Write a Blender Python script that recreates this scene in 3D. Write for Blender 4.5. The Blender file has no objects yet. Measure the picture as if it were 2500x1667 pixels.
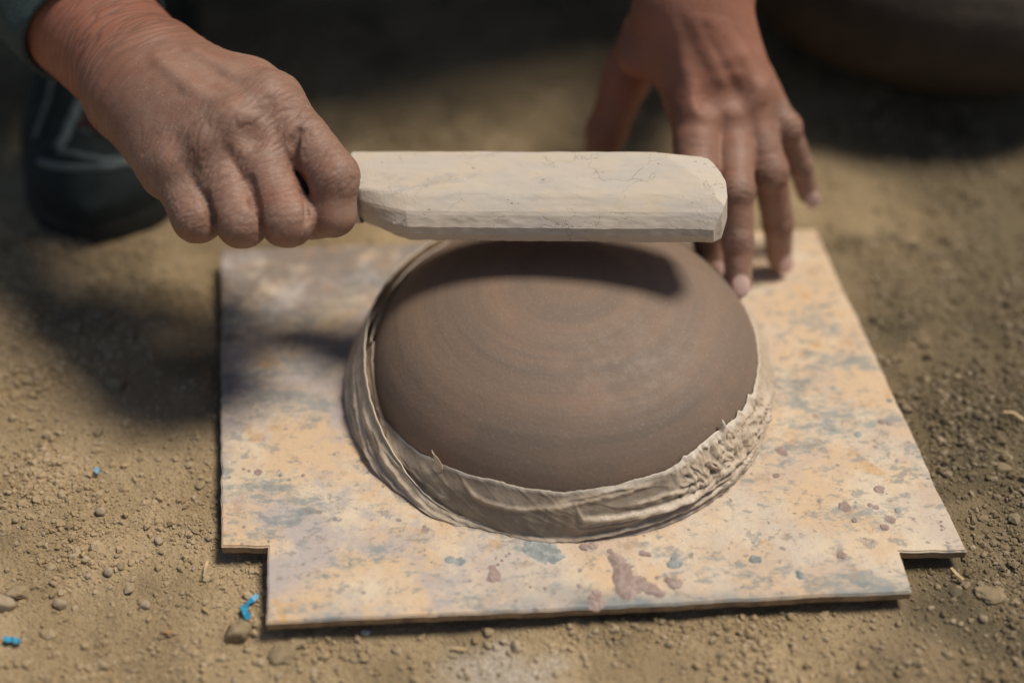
import bpy, math, random
import numpy as np
from mathutils import Vector

S = bpy.context.scene
COL = S.collection
rng = np.random.default_rng(7)
random.seed(7)

# ------------------------------------------------------------------ camera, sky, sun
PITCH = math.radians(43.0)
CAM = np.array([0.0, -0.5266, 0.5210])
cam_d = bpy.data.cameras.new('camera'); cam = bpy.data.objects.new('camera', cam_d); COL.objects.link(cam)
cam.location = CAM; cam.rotation_euler = (math.pi / 2 - PITCH, 0, 0)
cam_d.lens = 50; cam_d.sensor_width = 36; cam_d.clip_start = 0.02; cam_d.clip_end = 400
cam_d.dof.use_dof = True; cam_d.dof.focus_distance = 0.662; cam_d.dof.aperture_fstop = 2.0
cam_d.dof.aperture_blades = 9
S.camera = cam

SUN_TRAVEL = Vector((-0.48, -0.16, -1.0)).normalized()
ELEV = math.asin(-SUN_TRAVEL.z)
world = bpy.data.worlds.new('World'); S.world = world; world.use_nodes = True
wn = world.node_tree.nodes; wl = world.node_tree.links
bg = wn['Background']
sky = wn.new('ShaderNodeTexSky'); sky.sky_type = 'NISHITA'; sky.sun_disc = False
sky.sun_elevation = ELEV; sky.sun_rotation = math.atan2(0.48, 0.16)
wl.new(sky.outputs[0], bg.inputs[0]); bg.inputs[1].default_value = 0.065
sun_d = bpy.data.lights.new('sun', 'SUN'); sun = bpy.data.objects.new('sun', sun_d); COL.objects.link(sun)
sun_d.energy = 4.0; sun_d.angle = math.radians(17.0); sun_d.color = (1.0, 0.93, 0.82)
sun.rotation_euler = SUN_TRAVEL.to_track_quat('-Z', 'Y').to_euler(); sun.location = (1.4, 0.4, 2)
S.view_settings.view_transform = 'Standard'; S.view_settings.look = 'None'
S.view_settings.exposure = -0.24; S.view_settings.gamma = 1
S.render.engine = 'CYCLES'
S.cycles.use_denoising = True; S.cycles.max_bounces = 6

# survey of the photograph: a pixel of the 2500 x 1667 picture -> a place in the world
FPX = 2500 * 50 / 36
AX_V = np.array([0, math.cos(PITCH), -math.sin(PITCH)]); AX_U = np.array([0, math.sin(PITCH), math.cos(PITCH)])
def ray(x, y): return AX_V + np.array([1., 0, 0]) * (x - 1250) / FPX - AX_U * (y - 833.5) / FPX
def at(x, y, d): return CAM + d * ray(x, y)                      # at a distance along the view
def atz(x, y, z):                                                # at a height above the ground
    r = ray(x, y); return CAM + r * (z - CAM[2]) / r[2]

# ------------------------------------------------------------------ helpers
def tag(o, label=None, cat=None, group=None, kind=None):
    if label: o['label'] = label
    if cat: o['category'] = cat
    if group: o['group'] = group
    if kind: o['kind'] = kind
    return o
def empty(name, loc):
    o = bpy.data.objects.new(name, None); COL.objects.link(o); o.location = loc; o.empty_display_size = .02; return o
def mesh_np(V, F, name='mesh', smooth=True):
    V = np.asarray(V, np.float32); F = np.asarray(F, np.int32); k = F.shape[1]
    me = bpy.data.meshes.new(name)
    me.vertices.add(len(V)); me.vertices.foreach_set('co', V.ravel())
    me.loops.add(F.size); me.loops.foreach_set('vertex_index', F.ravel())
    me.polygons.add(len(F)); me.polygons.foreach_set('loop_start', np.arange(0, F.size, k, dtype=np.int32))
    me.polygons.foreach_set('loop_total', np.full(len(F), k, np.int32))
    me.polygons.foreach_set('use_smooth', np.full(len(F), smooth, bool))
    me.update(calc_edges=True); me.validate()
    return me
def obj(name, me, mat, parent=None):
    o = bpy.data.objects.new(name, me); COL.objects.link(o)
    if mat and not me.materials: me.materials.append(mat)
    if parent:
        o.parent = parent; o.matrix_parent_inverse = parent_inv(parent)
    return o
def world_of(o):
    from mathutils import Matrix
    m = o.matrix_parent_inverse @ o.matrix_basis
    return world_of(o.parent) @ m if o.parent else o.matrix_basis.copy()
def parent_inv(p): return world_of(p).inverted()
def attr(me, name, a):
    at_ = me.attributes.new(name, 'FLOAT', 'POINT'); at_.data.foreach_set('value', np.asarray(a, np.float32))
def normals(me):
    n = np.empty(len(me.vertices) * 3, np.float32); me.vertex_normals.foreach_get('vector', n); return n.reshape(-1, 3)
def setco(me, V): me.vertices.foreach_set('co', np.asarray(V, np.float32).ravel()); me.update()
def grid_faces(nu, nv, wrap=False):
    i, j = np.meshgrid(np.arange(nu if wrap else nu - 1), np.arange(nv - 1), indexing='ij')
    i2 = (i + 1) % nu
    return np.stack([i * nv + j, i2 * nv + j, i2 * nv + j + 1, i * nv + j + 1], -1).reshape(-1, 4)

def _h(ix, iy, iz, seed):
    n = (ix.astype(np.uint32) * np.uint32(374761393) + iy.astype(np.uint32) * np.uint32(668265263)
         + iz.astype(np.uint32) * np.uint32(2147483647) + np.uint32(seed * 974711 + 12345))
    n = (n ^ (n >> np.uint32(13))) * np.uint32(1274126177); n = n ^ (n >> np.uint32(16))
    n = n * np.uint32(2246822519); n ^= n >> np.uint32(15)
    return n
def noise(P, seed=0):
    """smooth gradient noise, about -1..1; P is (N,2) or (N,3)"""
    P = np.asarray(P, np.float64)
    if P.shape[1] == 2: P = np.c_[P, np.zeros(len(P))]
    I = np.floor(P).astype(np.int64); f = P - I; u = f * f * f * (f * (f * 6 - 15) + 10)
    out = np.zeros(len(P))
    for dx in (0, 1):
        for dy in (0, 1):
            for dz in (0, 1):
                h = _h((I[:, 0] + dx) & 0xffffffff, (I[:, 1] + dy) & 0xffffffff, (I[:, 2] + dz) & 0xffffffff, seed)
                gx = (h & 1023) / 511.5 - 1; gy = ((h >> 10) & 1023) / 511.5 - 1; gz = ((h >> 20) & 1023) / 511.5 - 1
                d = gx * (f[:, 0] - dx) + gy * (f[:, 1] - dy) + gz * (f[:, 2] - dz)
                w = (u[:, 0] if dx else 1 - u[:, 0]) * (u[:, 1] if dy else 1 - u[:, 1]) * (u[:, 2] if dz else 1 - u[:, 2])
                out += w * d
    return out * 1.3
def fbm(P, oct=4, seed=0, gain=.5):
    a, s, o = 1., 1., np.zeros(len(P))
    for i in range(oct): o += a * noise(np.asarray(P) * s, seed + i); a *= gain; s *= 2.03
    return o
def sstep(a, b, x): t = np.clip((x - a) / (b - a), 0, 1); return t * t * (3 - 2 * t)

def smin(a, b, k): h = np.maximum(k - np.abs(a - b), 0) / k; return np.minimum(a, b) - h * h * k * .25

# ------------------------------------------------------------------ material kit
class NT:
    def __init__(s, name, rough=.8, spec=.3):
        s.m = bpy.data.materials.new(name); s.m.use_nodes = True; s.t = s.m.node_tree; s.b = s.t.nodes['Principled BSDF']
        s.b.inputs['Roughness'].default_value = rough; s.b.inputs['Specular IOR Level'].default_value = spec
        s.co = s.n('TexCoord').outputs['Object']
    def n(s, t, **k):
        o = s.t.nodes.new('ShaderNode' + t)
        for a, v in k.items(): setattr(o, a, v)
        return o
    def put(s, inp, v):
        if hasattr(v, 'is_output'): s.t.links.new(v, inp)
        elif isinstance(v, (tuple, list)) and len(v) == 3 and inp.type == 'RGBA': inp.default_value = (*v, 1)
        else: inp.default_value = v
    def map(s, sc=(1, 1, 1), rot=(0, 0, 0), loc=(0, 0, 0), co=None):
        o = s.n('Mapping'); s.put(o.inputs[0], co or s.co); o.inputs['Scale'].default_value = sc
        o.inputs['Rotation'].default_value = rot; o.inputs['Location'].default_value = loc; return o.outputs[0]
    def noise(s, scale, detail=4, rough=.55, co=None, dist=0, col=False):
        o = s.n('TexNoise'); s.put(o.inputs['Vector'], co or s.co); o.inputs['Scale'].default_value = scale
        o.inputs['Detail'].default_value = detail; o.inputs['Roughness'].default_value = rough; o.inputs['Distortion'].default_value = dist
        return o.outputs['Color' if col else 'Fac']
    def voro(s, scale, feature='F1', co=None, out='Distance', rand=1):
        o = s.n('TexVoronoi', feature=feature); s.put(o.inputs['Vector'], co or s.co); o.inputs['Scale'].default_value = scale
        o.inputs['Randomness'].default_value = rand; return o.outputs[out]
    def ramp(s, f, lo, hi, a=0., b=1.):
        o = s.n('MapRange', interpolation_type='SMOOTHSTEP'); s.put(o.inputs[0], f)
        for i, v in zip((1, 2, 3, 4), (lo, hi, a, b)): o.inputs[i].default_value = v
        return o.outputs[0]
    def mix(s, f, a, b, mode='MIX'):
        o = s.n('Mix', data_type='RGBA', blend_type=mode); s.put(o.inputs[0], f); s.put(o.inputs[6], a); s.put(o.inputs[7], b); return o.outputs[2]
    def math(s, op, a, b=0.):
        o = s.n('Math', operation=op); s.put(o.inputs[0], a); s.put(o.inputs[1], b); return o.outputs[0]
    def attr(s, name): return s.n('Attribute', attribute_name=name).outputs['Fac']
    def bump(s, h, dist, strength=1., prev=None):
        o = s.n('Bump'); o.inputs['Strength'].default_value = strength; o.inputs['Distance'].default_value = dist
        s.put(o.inputs['Height'], h)
        if prev is not None: s.put(o.inputs['Normal'], prev)
        return o.outputs[0]
    def done(s, col, nrm=None, rough=None):
        s.put(s.b.inputs['Base Color'], col)
        if nrm is not None: s.put(s.b.inputs['Normal'], nrm)
        if rough is not None: s.put(s.b.inputs['Roughness'], rough)
        return s.m

def mat_soil(name, grains=False):
    k = NT(name, .95, .1)
    pale, mid, dark = (.50, .366, .213), (.375, .27, .15), (.22, .158, .086)
    c = k.mix(k.ramp(k.noise(22, 5), .35, .65), mid, pale)
    c = k.mix(k.ramp(k.noise(7, 3), .52, .7, 0, .7), c, dark)
    c = k.mix(k.attr('dark_zone'), c, (.118, .096, .058))  # darker soil tone in broad zones
    c = k.mix(k.attr('pale_glare'), c, (.72, .66, .58))  # painted glare whitens the soil here
    if grains:
        c = k.mix(k.attr('tone'), c, (.54, .43, .30))
        c = k.mix(k.ramp(k.noise(900, 2), .4, .7, 0, .35), c, (.20, .15, .09))
        n = k.bump(k.noise(1500, 3), .0004, .7)
    else:
        c = k.mix(k.ramp(k.noise(500, 4), .42, .7, 0, .45), c, (.20, .145, .085))
        c = k.mix(k.ramp(k.voro(620), .0, .35, .35, 0), c, (.47, .37, .24))
        n = k.bump(k.noise(420, 6, .65), .0022, .8)
        n = k.bump(k.voro(700), .0008, .6, n)
    return k.done(c, n)

def mat_board():
    k = NT('weathered_board_paint', .62, .35)
    peach, cream, pink, blue, ochre, brown = (.70, .495, .305), (.74, .60, .43), (.51, .43, .385), (.235, .275, .27), (.60, .34, .12), (.24, .145, .125)
    sep = k.n('SeparateXYZ'); k.put(sep.inputs[0], k.co)
    left = k.ramp(k.math('ADD', sep.outputs[0], k.math('MULTIPLY', k.noise(12, 3), .16)), .13, .0)
    c = k.mix(k.ramp(k.noise(30, 6, .6), .42, .6), peach, cream)
    c = k.mix(k.math('MULTIPLY', k.ramp(k.noise(26, 8, .7), .42, .60), k.math('ADD', k.math('MULTIPLY', left, .6), .45)), c, pink)
    st = k.map((1, 1.9, 1), (0, 0, -.15))
    c = k.mix(k.ramp(k.noise(34, 5, .62, co=k.map(loc=(.4, .2, 0))), .60, .68, 0, .65), c, ochre)
    b1 = k.ramp(k.noise(19, 12, .78, co=st), .515, .60, 0, .72)
    c = k.mix(b1, c, blue)
    b2 = k.ramp(k.noise(105, 9, .76, co=k.map((1, 1.5, 1), loc=(.31, .7, 0))), .55, .62, 0, .70)
    c = k.mix(b2, c, k.mix(k.noise(60, 2), blue, (.36, .33, .31)))
    # trodden-in grime: worst at the back left
    gr = k.ramp(k.math('ADD', k.math('SUBTRACT', sep.outputs[0], k.math('MULTIPLY', sep.outputs[1], .9)), k.math('MULTIPLY', k.noise(18, 4), .12)), .03, -.13)
    c = k.mix(k.math('MULTIPLY', gr, k.ramp(k.noise(40, 10, .75), .36, .56, 0, .9)), c, (.24, .185, .15))
    c = k.mix(k.math('MULTIPLY', gr, k.ramp(k.noise(55, 6, .7, co=k.map(loc=(.2, .9, 0))), .55, .68, 0, .6)), c, (.50, .27, .12))
    c = k.mix(k.ramp(k.noise(170, 8, .8), .57, .63, 0, .6), c, (.36, .27, .21))
    c = k.mix(k.ramp(k.noise(48, 8, .75, co=k.map(loc=(.6, .1, .3))), .58, .66, 0, .6), c, (.44, .29, .19))
    c = k.mix(k.ramp(k.noise(110, 8, .8, co=k.map((1, 1.4, 1), loc=(.7, .3, 0))), .57, .66, 0, .6), c, (.33, .34, .33))
    # weathered grey along the front edge
    edge = k.ramp(k.math('ADD', sep.outputs[1], k.math('MULTIPLY', k.noise(45, 6), .035)), -.118, -.137)
    c = k.mix(k.math('MULTIPLY', edge, k.ramp(k.noise(16, 4), .44, .56, 0, .85)), c, (.21, .25, .26))
    # splash spots: round flecks of clay of mixed size
    for sc, r0, thr, col, loc in ((95, .20, .84, (.34, .24, .20), (.1, .2, 0)), (240, .30, .76, (.30, .24, .21), (.5, .1, 0))):
        co = k.map(loc=loc)
        wob = k.n('VectorMath', operation='ADD'); k.put(wob.inputs[0], co)
        sc_ = k.n('VectorMath', operation='SCALE'); k.put(sc_.inputs[0], k.noise(220, 3, col=True)); sc_.inputs['Scale'].default_value = .0035
        k.t.links.new(sc_.outputs[0], wob.inputs[1])
        v = k.n('TexVoronoi'); k.put(v.inputs['Vector'], wob.outputs[0]); v.inputs['Scale'].default_value = sc
        sepc = k.n('SeparateColor'); k.put(sepc.inputs[0], v.outputs['Color'])
        on = k.ramp(sepc.outputs[0], thr, thr + .02)
        rad = k.math('MULTIPLY', sepc.outputs[1], r0)
        spot = k.ramp(k.math('SUBTRACT', v.outputs['Distance'], rad), .05, -.03)
        c = k.mix(k.math('MULTIPLY', k.math('MULTIPLY', on, spot), .8), c, col)
    fine = k.noise(900, 5, .7)
    c = k.mix(k.ramp(fine, .55, .75, 0, .35), c, (.40, .33, .28))
    scr = k.ramp(k.noise(60, 5, .7, co=k.map((1, 9, 1), (0, 0, .5))), .60, .70, 0, .3)
    c = k.mix(scr, c, (.86, .70, .52))
    n = k.bump(k.noise(320, 8, .7), .0009, .6)
    n = k.bump(b2, .0004, .5, n)
    return k.done(c, n, k.ramp(k.noise(50, 4), .3, .7, .5, .75))

def mat_flat(name, col, col2=None, scale=60, rough=.8, spec=.3, bump=0., bscale=400):
    k = NT(name, rough, spec); c = col
    if col2: c = k.mix(k.ramp(k.noise(scale, 5, .6), .38, .64), col, col2)
    return k.done(c, k.bump(k.noise(bscale, 5, .6), bump) if bump else None)

def mat_bowl():
    k = NT('leather_hard_clay', .58, .35)
    sep = k.n('SeparateXYZ'); k.put(sep.inputs[0], k.co)
    cmb = k.n('CombineXYZ'); k.put(cmb.inputs[2], sep.outputs[2])
    r = k.n('VectorMath', operation='LENGTH')
    flat = k.n('CombineXYZ'); k.put(flat.inputs[0], sep.outputs[0]); k.put(flat.inputs[1], sep.outputs[1])
    k.put(r.inputs[0], flat.outputs[0])
    # a throwing-ring coordinate: radius, bent a little by slow noise so the bands are not perfect circles
    rr = k.math('ADD', r.outputs['Value'], k.math('MULTIPLY', k.noise(14, 2), .006))
    ring = k.n('CombineXYZ'); k.put(ring.inputs[0], rr); k.put(ring.inputs[1], k.math('MULTIPLY', sep.outputs[0], .05)); k.put(ring.inputs[2], k.math('MULTIPLY', sep.outputs[1], .05))
    bands = k.noise(190, 3, .6, co=ring.outputs[0])
    wide = k.noise(60, 2, .5, co=ring.outputs[0])
    c = k.mix(k.ramp(wide, .35, .65), (.255, .172, .118), (.215, .153, .112))
    c = k.mix(k.math('MULTIPLY', k.ramp(bands, .50, .68, 0, .36), k.ramp(rr, .015, .06, .25, 1)), c, (.165, .138, .115))
    c = k.mix(k.ramp(k.noise(24, 5, .6), .5, .74, 0, .45), c, (.33, .195, .13))
    c = k.mix(k.ramp(k.noise(700, 4, .7), .54, .74, 0, .45), c, (.40, .30, .23))
    c = k.mix(k.ramp(k.voro(260), .0, .10, .55, 0), c, (.09, .065, .05))
    n = k.bump(bands, .0007, .35)
    n = k.bump(k.noise(520, 6, .7), .0005, .5, n)
    return k.done(c, n, k.ramp(k.noise(160, 4), .3, .7, .5, .72))

def mat_wrap():
    k = NT('dry_papery_wrap', .42, .45)
    c = k.mix(k.ramp(k.noise(60, 6, .65), .36, .66), (.50, .385, .27), (.64, .515, .385))
    c = k.mix(k.ramp(k.noise(260, 5, .7, co=k.map((1, 1, 3))), .5, .7, 0, .5), c, (.25, .20, .155))
    c = k.mix(k.math('MULTIPLY', k.attr('thin'), k.ramp(k.noise(45, 5, .6), .3, .6, .6, 1)), c, (.17, .13, .095))  # brown of the clay behind, with the front's shade painted in
    c = k.mix(k.attr('edge'), c, (.70, .60, .48))
    n = k.bump(k.noise(500, 5, .65), .0006, .45)
    return k.done(c, n)

def mat_wood():
    k = NT('dusty_pale_wood', .8, .2)
    g = k.map((1, 9, 9))
    c = k.mix(k.ramp(k.noise(34, 5, .6, co=k.map((1, 2.5, 2.5))), .35, .65), (.66, .555, .435), (.61, .535, .45))
    c = k.mix(k.ramp(k.noise(38, 4, .6, co=k.map((1, 2, 2))), .56, .68, 0, .5), c, (.70, .56, .39))
    c = k.mix(k.ramp(k.noise(30, 5, .65, co=k.map((1, 2, 2), loc=(.3, 0, 0))), .56, .66, 0, .45), c, (.44, .41, .37))
    # fine dirt-filled cracks
    w = k.n('VectorMath', operation='ADD'); k.put(w.inputs[0], k.map((1, 1.9, 1.9)))
    s2 = k.n('VectorMath', operation='SCALE'); k.put(s2.inputs[0], k.noise(140, 4, col=True)); s2.inputs['Scale'].default_value = .014
    k.t.links.new(s2.outputs[0], w.inputs[1])
    cr = k.voro(62, 'DISTANCE_TO_EDGE', co=w.outputs[0])
    patch = k.ramp(k.noise(55, 2), .5, .6)
    line = k.math('MULTIPLY', k.ramp(cr, .0, .022, 1, 0), patch)
    c = k.mix(k.math('MULTIPLY', line, .5), c, (.33, .265, .20))
    pit = k.math('MULTIPLY', k.ramp(k.voro(420, co=k.map((.5, 1, 1))), .12, .2, 1, 0), k.ramp(k.noise(70, 2), .58, .66))
    c = k.mix(k.math('MULTIPLY', pit, .45), c, (.22, .17, .13))
    n = k.bump(k.noise(170, 6, .65, co=k.map((1, 2.5, 2.5))), .0005, .3)
    n = k.bump(line, .0008, .35, n); n.node.invert = True
    n = k.bump(pit, .0008, .6, n); n.node.invert = True
    return k.done(c, n)

def mat_skin():
    k = NT('dusty_skin', .52, .35)
    c = k.mix(k.ramp(k.noise(55, 4, .6), .35, .65), (.27, .118, .072), (.325, .15, .095))
    c = k.mix(k.attr('red'), c, (.46, .15, .085))
    dn = k.ramp(k.noise(80, 6, .7), .30, .68)
    dust = k.math('MULTIPLY', k.attr('dust'), k.math('ADD', k.math('MULTIPLY', dn, .75), .3))
    c = k.mix(dust, c, (.345, .23, .17))
    c = k.mix(k.math('MULTIPLY', k.attr('crease'), .65), c, (.17, .095, .065))
    c = k.mix(k.math('MULTIPLY', k.attr('dust'), k.ramp(k.noise(620, 3, .6), .60, .74, 0, .55)), c, (.58, .47, .40))
    c = k.mix(k.attr('nail'), c, (.66, .45, .38))
    wv = k.n('VectorMath', operation='ADD'); k.put(wv.inputs[0], k.co)
    s2 = k.n('VectorMath', operation='SCALE'); k.put(s2.inputs[0], k.noise(500, 3, col=True)); s2.inputs['Scale'].default_value = .0014
    k.t.links.new(s2.outputs[0], wv.inputs[1])
    cells = k.ramp(k.voro(620, 'DISTANCE_TO_EDGE', co=wv.outputs[0]), 0, .12)
    n = k.bump(cells, .00018, .28)
    n = k.bump(k.noise(1400, 3, .6), .0002, .5, n)
    k.b.inputs['Subsurface Weight'].default_value = .12
    k.b.inputs['Subsurface Radius'].default_value = (.0035, .0014, .0008); k.b.inputs['Subsurface Scale'].default_value = 1
    return k.done(c, n)

def mat_cloth(name, a, b):
    k = NT(name, .9, .2)
    w = k.n('TexWave', wave_type='BANDS', bands_direction='DIAGONAL'); k.put(w.inputs['Vector'], k.co); w.inputs['Scale'].default_value = 330; w.inputs['Distortion'].default_value = 1.2
    c = k.mix(k.ramp(w.outputs['Fac'], .3, .8), a, b)
    c = k.mix(k.ramp(k.noise(900, 3, .7), .5, .75, 0, .5), c, tuple(min(1, x * 2.2) for x in b))
    return k.done(c, k.bump(w.outputs['Fac'], .0004, .6))

M = dict(
    soil=mat_soil('dry_soil'), gravel=mat_soil('soil_grains', True), board=mat_board(),
    board_edge=mat_flat('raw_board_edge', (.42, .29, .16), (.24, .165, .10), 120, bump=.0006),
    bowl=mat_bowl(), wrap=mat_wrap(), wood=mat_wood(), skin=mat_skin(),
    sleeve=mat_cloth('slate_denim', (.038, .058, .058), (.085, .115, .115)),
    trousers=mat_cloth('dark_trousers', (.016, .022, .02), (.03, .038, .034)),
    shoe=mat_flat('black_shoe_mesh', (.012, .018, .017), (.02, .028, .026), 80, .7, .3, .0006, 900),
    stripe=mat_flat('grey_shoe_trim', (.16, .19, .185), (.11, .135, .13), 90, .6),
    sole=mat_flat('dark_rubber', (.02, .022, .02), (.035, .034, .03), 60, .7, .3),
    red=mat_flat('muted_red_mesh', (.09, .03, .03), (.05, .02, .02), 120, .8),
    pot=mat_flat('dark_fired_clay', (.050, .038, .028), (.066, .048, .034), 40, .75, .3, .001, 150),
    splat=mat_flat('dried_clay_splash', (.34, .245, .205), (.44, .335, .285), 260, .95, .1, .0004, 900),
    splat2=mat_flat('grey_lichen_clay', (.27, .285, .27), (.42, .42, .385), 260, .95, .1, .0004, 900),
    blue=mat_flat('blue_plastic', (.03, .27, .46), (.05, .34, .52), 200, .35, .5),
    straw=mat_flat('dry_straw', (.62, .46, .25), (.50, .36, .19), 200, .7),
    stone=mat_flat('pale_stone', (.44, .345, .235), (.34, .262, .17), 130, .95, .1, .0008, 700),
    clod=mat_flat('dry_clod', (.36, .272, .165), (.26, .195, .115), 160, .97, .1, .0006, 700),
    hair=mat_flat('black_hair', (.012, .01, .009), (.02, .016, .014), 200, .6),
)

# ------------------------------------------------------------------ ground
BOARD_PX = [(540, 610), (541, 1335), (655, 1335), (650, 1522), (2225, 1447), (2195, 1347), (2360, 1347), (1990, 560)]
BOARD = [atz(x, y, .012)[:2] for x, y in BOARD_PX]
BP = np.array(BOARD)
def in_board(P, grow=0.):
    c = BP.mean(0); Q = c + (P - c) * (1 - grow)
    inside = np.zeros(len(P), bool); n = len(BP)
    for i in range(n):
        a, b = BP[i], BP[(i + 1) % n]
        m = (a[1] > Q[:, 1]) != (b[1] > Q[:, 1])
        with np.errstate(divide='ignore', invalid='ignore'):
            t = (b[0] - a[0]) * (Q[:, 1] - a[1]) / (b[1] - a[1]) + a[0]
        inside ^= m & (Q[:, 0] < t)
    return inside
def rough_of(P):   # how lumpy the soil is, 0..1, in drifts
    return sstep(-.25, .35, fbm(P * 9, 2, 31))
def ground_h(P):
    r = rough_of(P)
    h = .0045 * fbm(P * 7, 2, 1) + .0026 * fbm(P * 38, 2, 5) * (.5 + .8 * r)
    c = fbm(P * 130, 2, 9); h += .0021 * np.abs(c) * (.3 + 1.1 * r) + .0007 * noise(P * 330, 14) * (.35 + .9 * r)
    h = h + .001
    far = np.hypot(P[:, 0], P[:, 1])
    h = h * (1 + .0 * far)
    near = in_board(P, -.03)
    return np.where(near, np.minimum(h, .0035), h)
def axis(fine, step, end):
    a = list(np.arange(fine[0], fine[1] + 1e-9, step)); s = step
    while a[-1] < end: s *= 1.22; a.append(a[-1] + s)
    s = step; b = []
    x = fine[0]
    while x > -end: s *= 1.22; x -= s; b.append(x)
    return np.array(b[::-1] + a)
xs = axis((-.40, .42), .0017, 90.)
y1 = np.arange(-.215, .09, .0015); y2 = np.arange(.09, .50, .003)
ys = axis((.0, .001), .001, 90.)
lo = []; s, x = .0015, -.215
while x > -90: s *= 1.22; x -= s; lo.append(x)
hi = []; s, x = .003, y2[-1]
while x < 90: s *= 1.22; x += s; hi.append(x)
ys = np.array(lo[::-1] + list(y1) + list(y2) + hi)
GX, GY = np.meshgrid(xs, ys, indexing='ij')
P2 = np.c_[GX.ravel(), GY.ravel()]
gz = ground_h(P2)
gme = mesh_np(np.c_[P2, gz], grid_faces(len(xs), len(ys)), 'ground')
def dark_zone_of(P):  # soil darker towards the right and the back, and in random patches
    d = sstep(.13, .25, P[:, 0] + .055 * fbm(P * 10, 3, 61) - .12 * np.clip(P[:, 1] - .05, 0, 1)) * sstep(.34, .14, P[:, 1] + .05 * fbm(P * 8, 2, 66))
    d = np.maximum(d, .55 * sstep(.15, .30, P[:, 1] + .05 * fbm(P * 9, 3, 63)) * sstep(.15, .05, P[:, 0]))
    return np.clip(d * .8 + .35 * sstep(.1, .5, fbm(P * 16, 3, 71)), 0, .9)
def pale_glare_of(P):  # soft white glare painted into the soil colour, in front of the board
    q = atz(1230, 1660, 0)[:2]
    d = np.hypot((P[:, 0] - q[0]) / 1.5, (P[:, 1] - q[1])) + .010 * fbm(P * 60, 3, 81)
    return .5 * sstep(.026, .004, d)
attr(gme, 'dark_zone', dark_zone_of(P2)); attr(gme, 'pale_glare', pale_glare_of(P2))
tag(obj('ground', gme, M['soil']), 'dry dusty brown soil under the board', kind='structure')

# ------------------------------------------------------------------ gravel: crumbs of soil too many to count
def ico():
    t = (1 + 5 ** .5) / 2
    v = np.array([(-1, t, 0), (1, t, 0), (-1, -t, 0), (1, -t, 0), (0, -1, t), (0, 1, t), (0, -1, -t), (0, 1, -t), (t, 0, -1), (t, 0, 1), (-t, 0, -1), (-t, 0, 1)], float)
    f = np.array([(0, 11, 5), (0, 5, 1), (0, 1, 7), (0, 7, 10), (0, 10, 11), (1, 5, 9), (5, 11, 4), (11, 10, 2), (10, 7, 6), (7, 1, 8), (3, 9, 4), (3, 4, 2), (3, 2, 6), (3, 6, 8), (3, 8, 9), (4, 9, 5), (2, 4, 11), (6, 2, 10), (8, 6, 7), (9, 8, 1)])
    return v / np.linalg.norm(v[0]), f
IV, IF = ico()
def gravel(n, smin, smax, name, label, xr, yr, power=2.6, dens=True):
    P = np.c_[rng.uniform(*xr, n * 3), rng.uniform(*yr, n * 3)]
    keep = ~in_board(P, .01)
    if dens: keep &= rng.random(len(P)) < .12 + .88 * rough_of(P) * sstep(-.5, .3, fbm(P * 25, 2, 41))
    P = P[keep][:n]; n = len(P)
    s = smin * (1 - rng.random(n) * (1 - (smin / smax) ** power)) ** (-1 / power)
    V = IV[None] * (1 + .62 * (rng.random((n, 12, 1)) - .5))
    V = V * (s[:, None, None] * np.stack([rng.uniform(.75, 1.3, n), rng.uniform(.7, 1.1, n), rng.uniform(.55, .95, n)], -1)[:, None])
    a = rng.uniform(0, 6.28, n); ca, sa = np.cos(a)[:, None], np.sin(a)[:, None]
    X = V[..., 0] * ca - V[..., 1] * sa; Y = V[..., 0] * sa + V[..., 1] * ca
    V = np.stack([X + P[:, :1], Y + P[:, 1:], V[..., 2] + (ground_h(P) + s * .22)[:, None]], -1)
    F = IF[None] + 12 * np.arange(n)[:, None, None]
    me = mesh_np(V.reshape(-1, 3), F.reshape(-1, 3), name, smooth=False)
    attr(me, 'dark_zone', np.repeat(dark_zone_of(P), 12)); attr(me, 'pale_glare', np.repeat(pale_glare_of(P), 12))
    attr(me, 'tone', np.repeat(np.clip(rng.normal(.12, .22, n), 0, .85), 12))
    tag(obj(name, me, M['gravel']), label, 'gravel', kind='stuff')
gravel(56000, .00055, .0024, 'gravel', 'fine loose crumbs of dry soil scattered over the ground', (-.37, .40), (-.215, .12))
gravel(7500, .0013, .0032, 'coarse_gravel', 'coarser crumbs and pebbles lying on the dry soil', (-.40, .42), (-.215, .40), 2.8)

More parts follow.
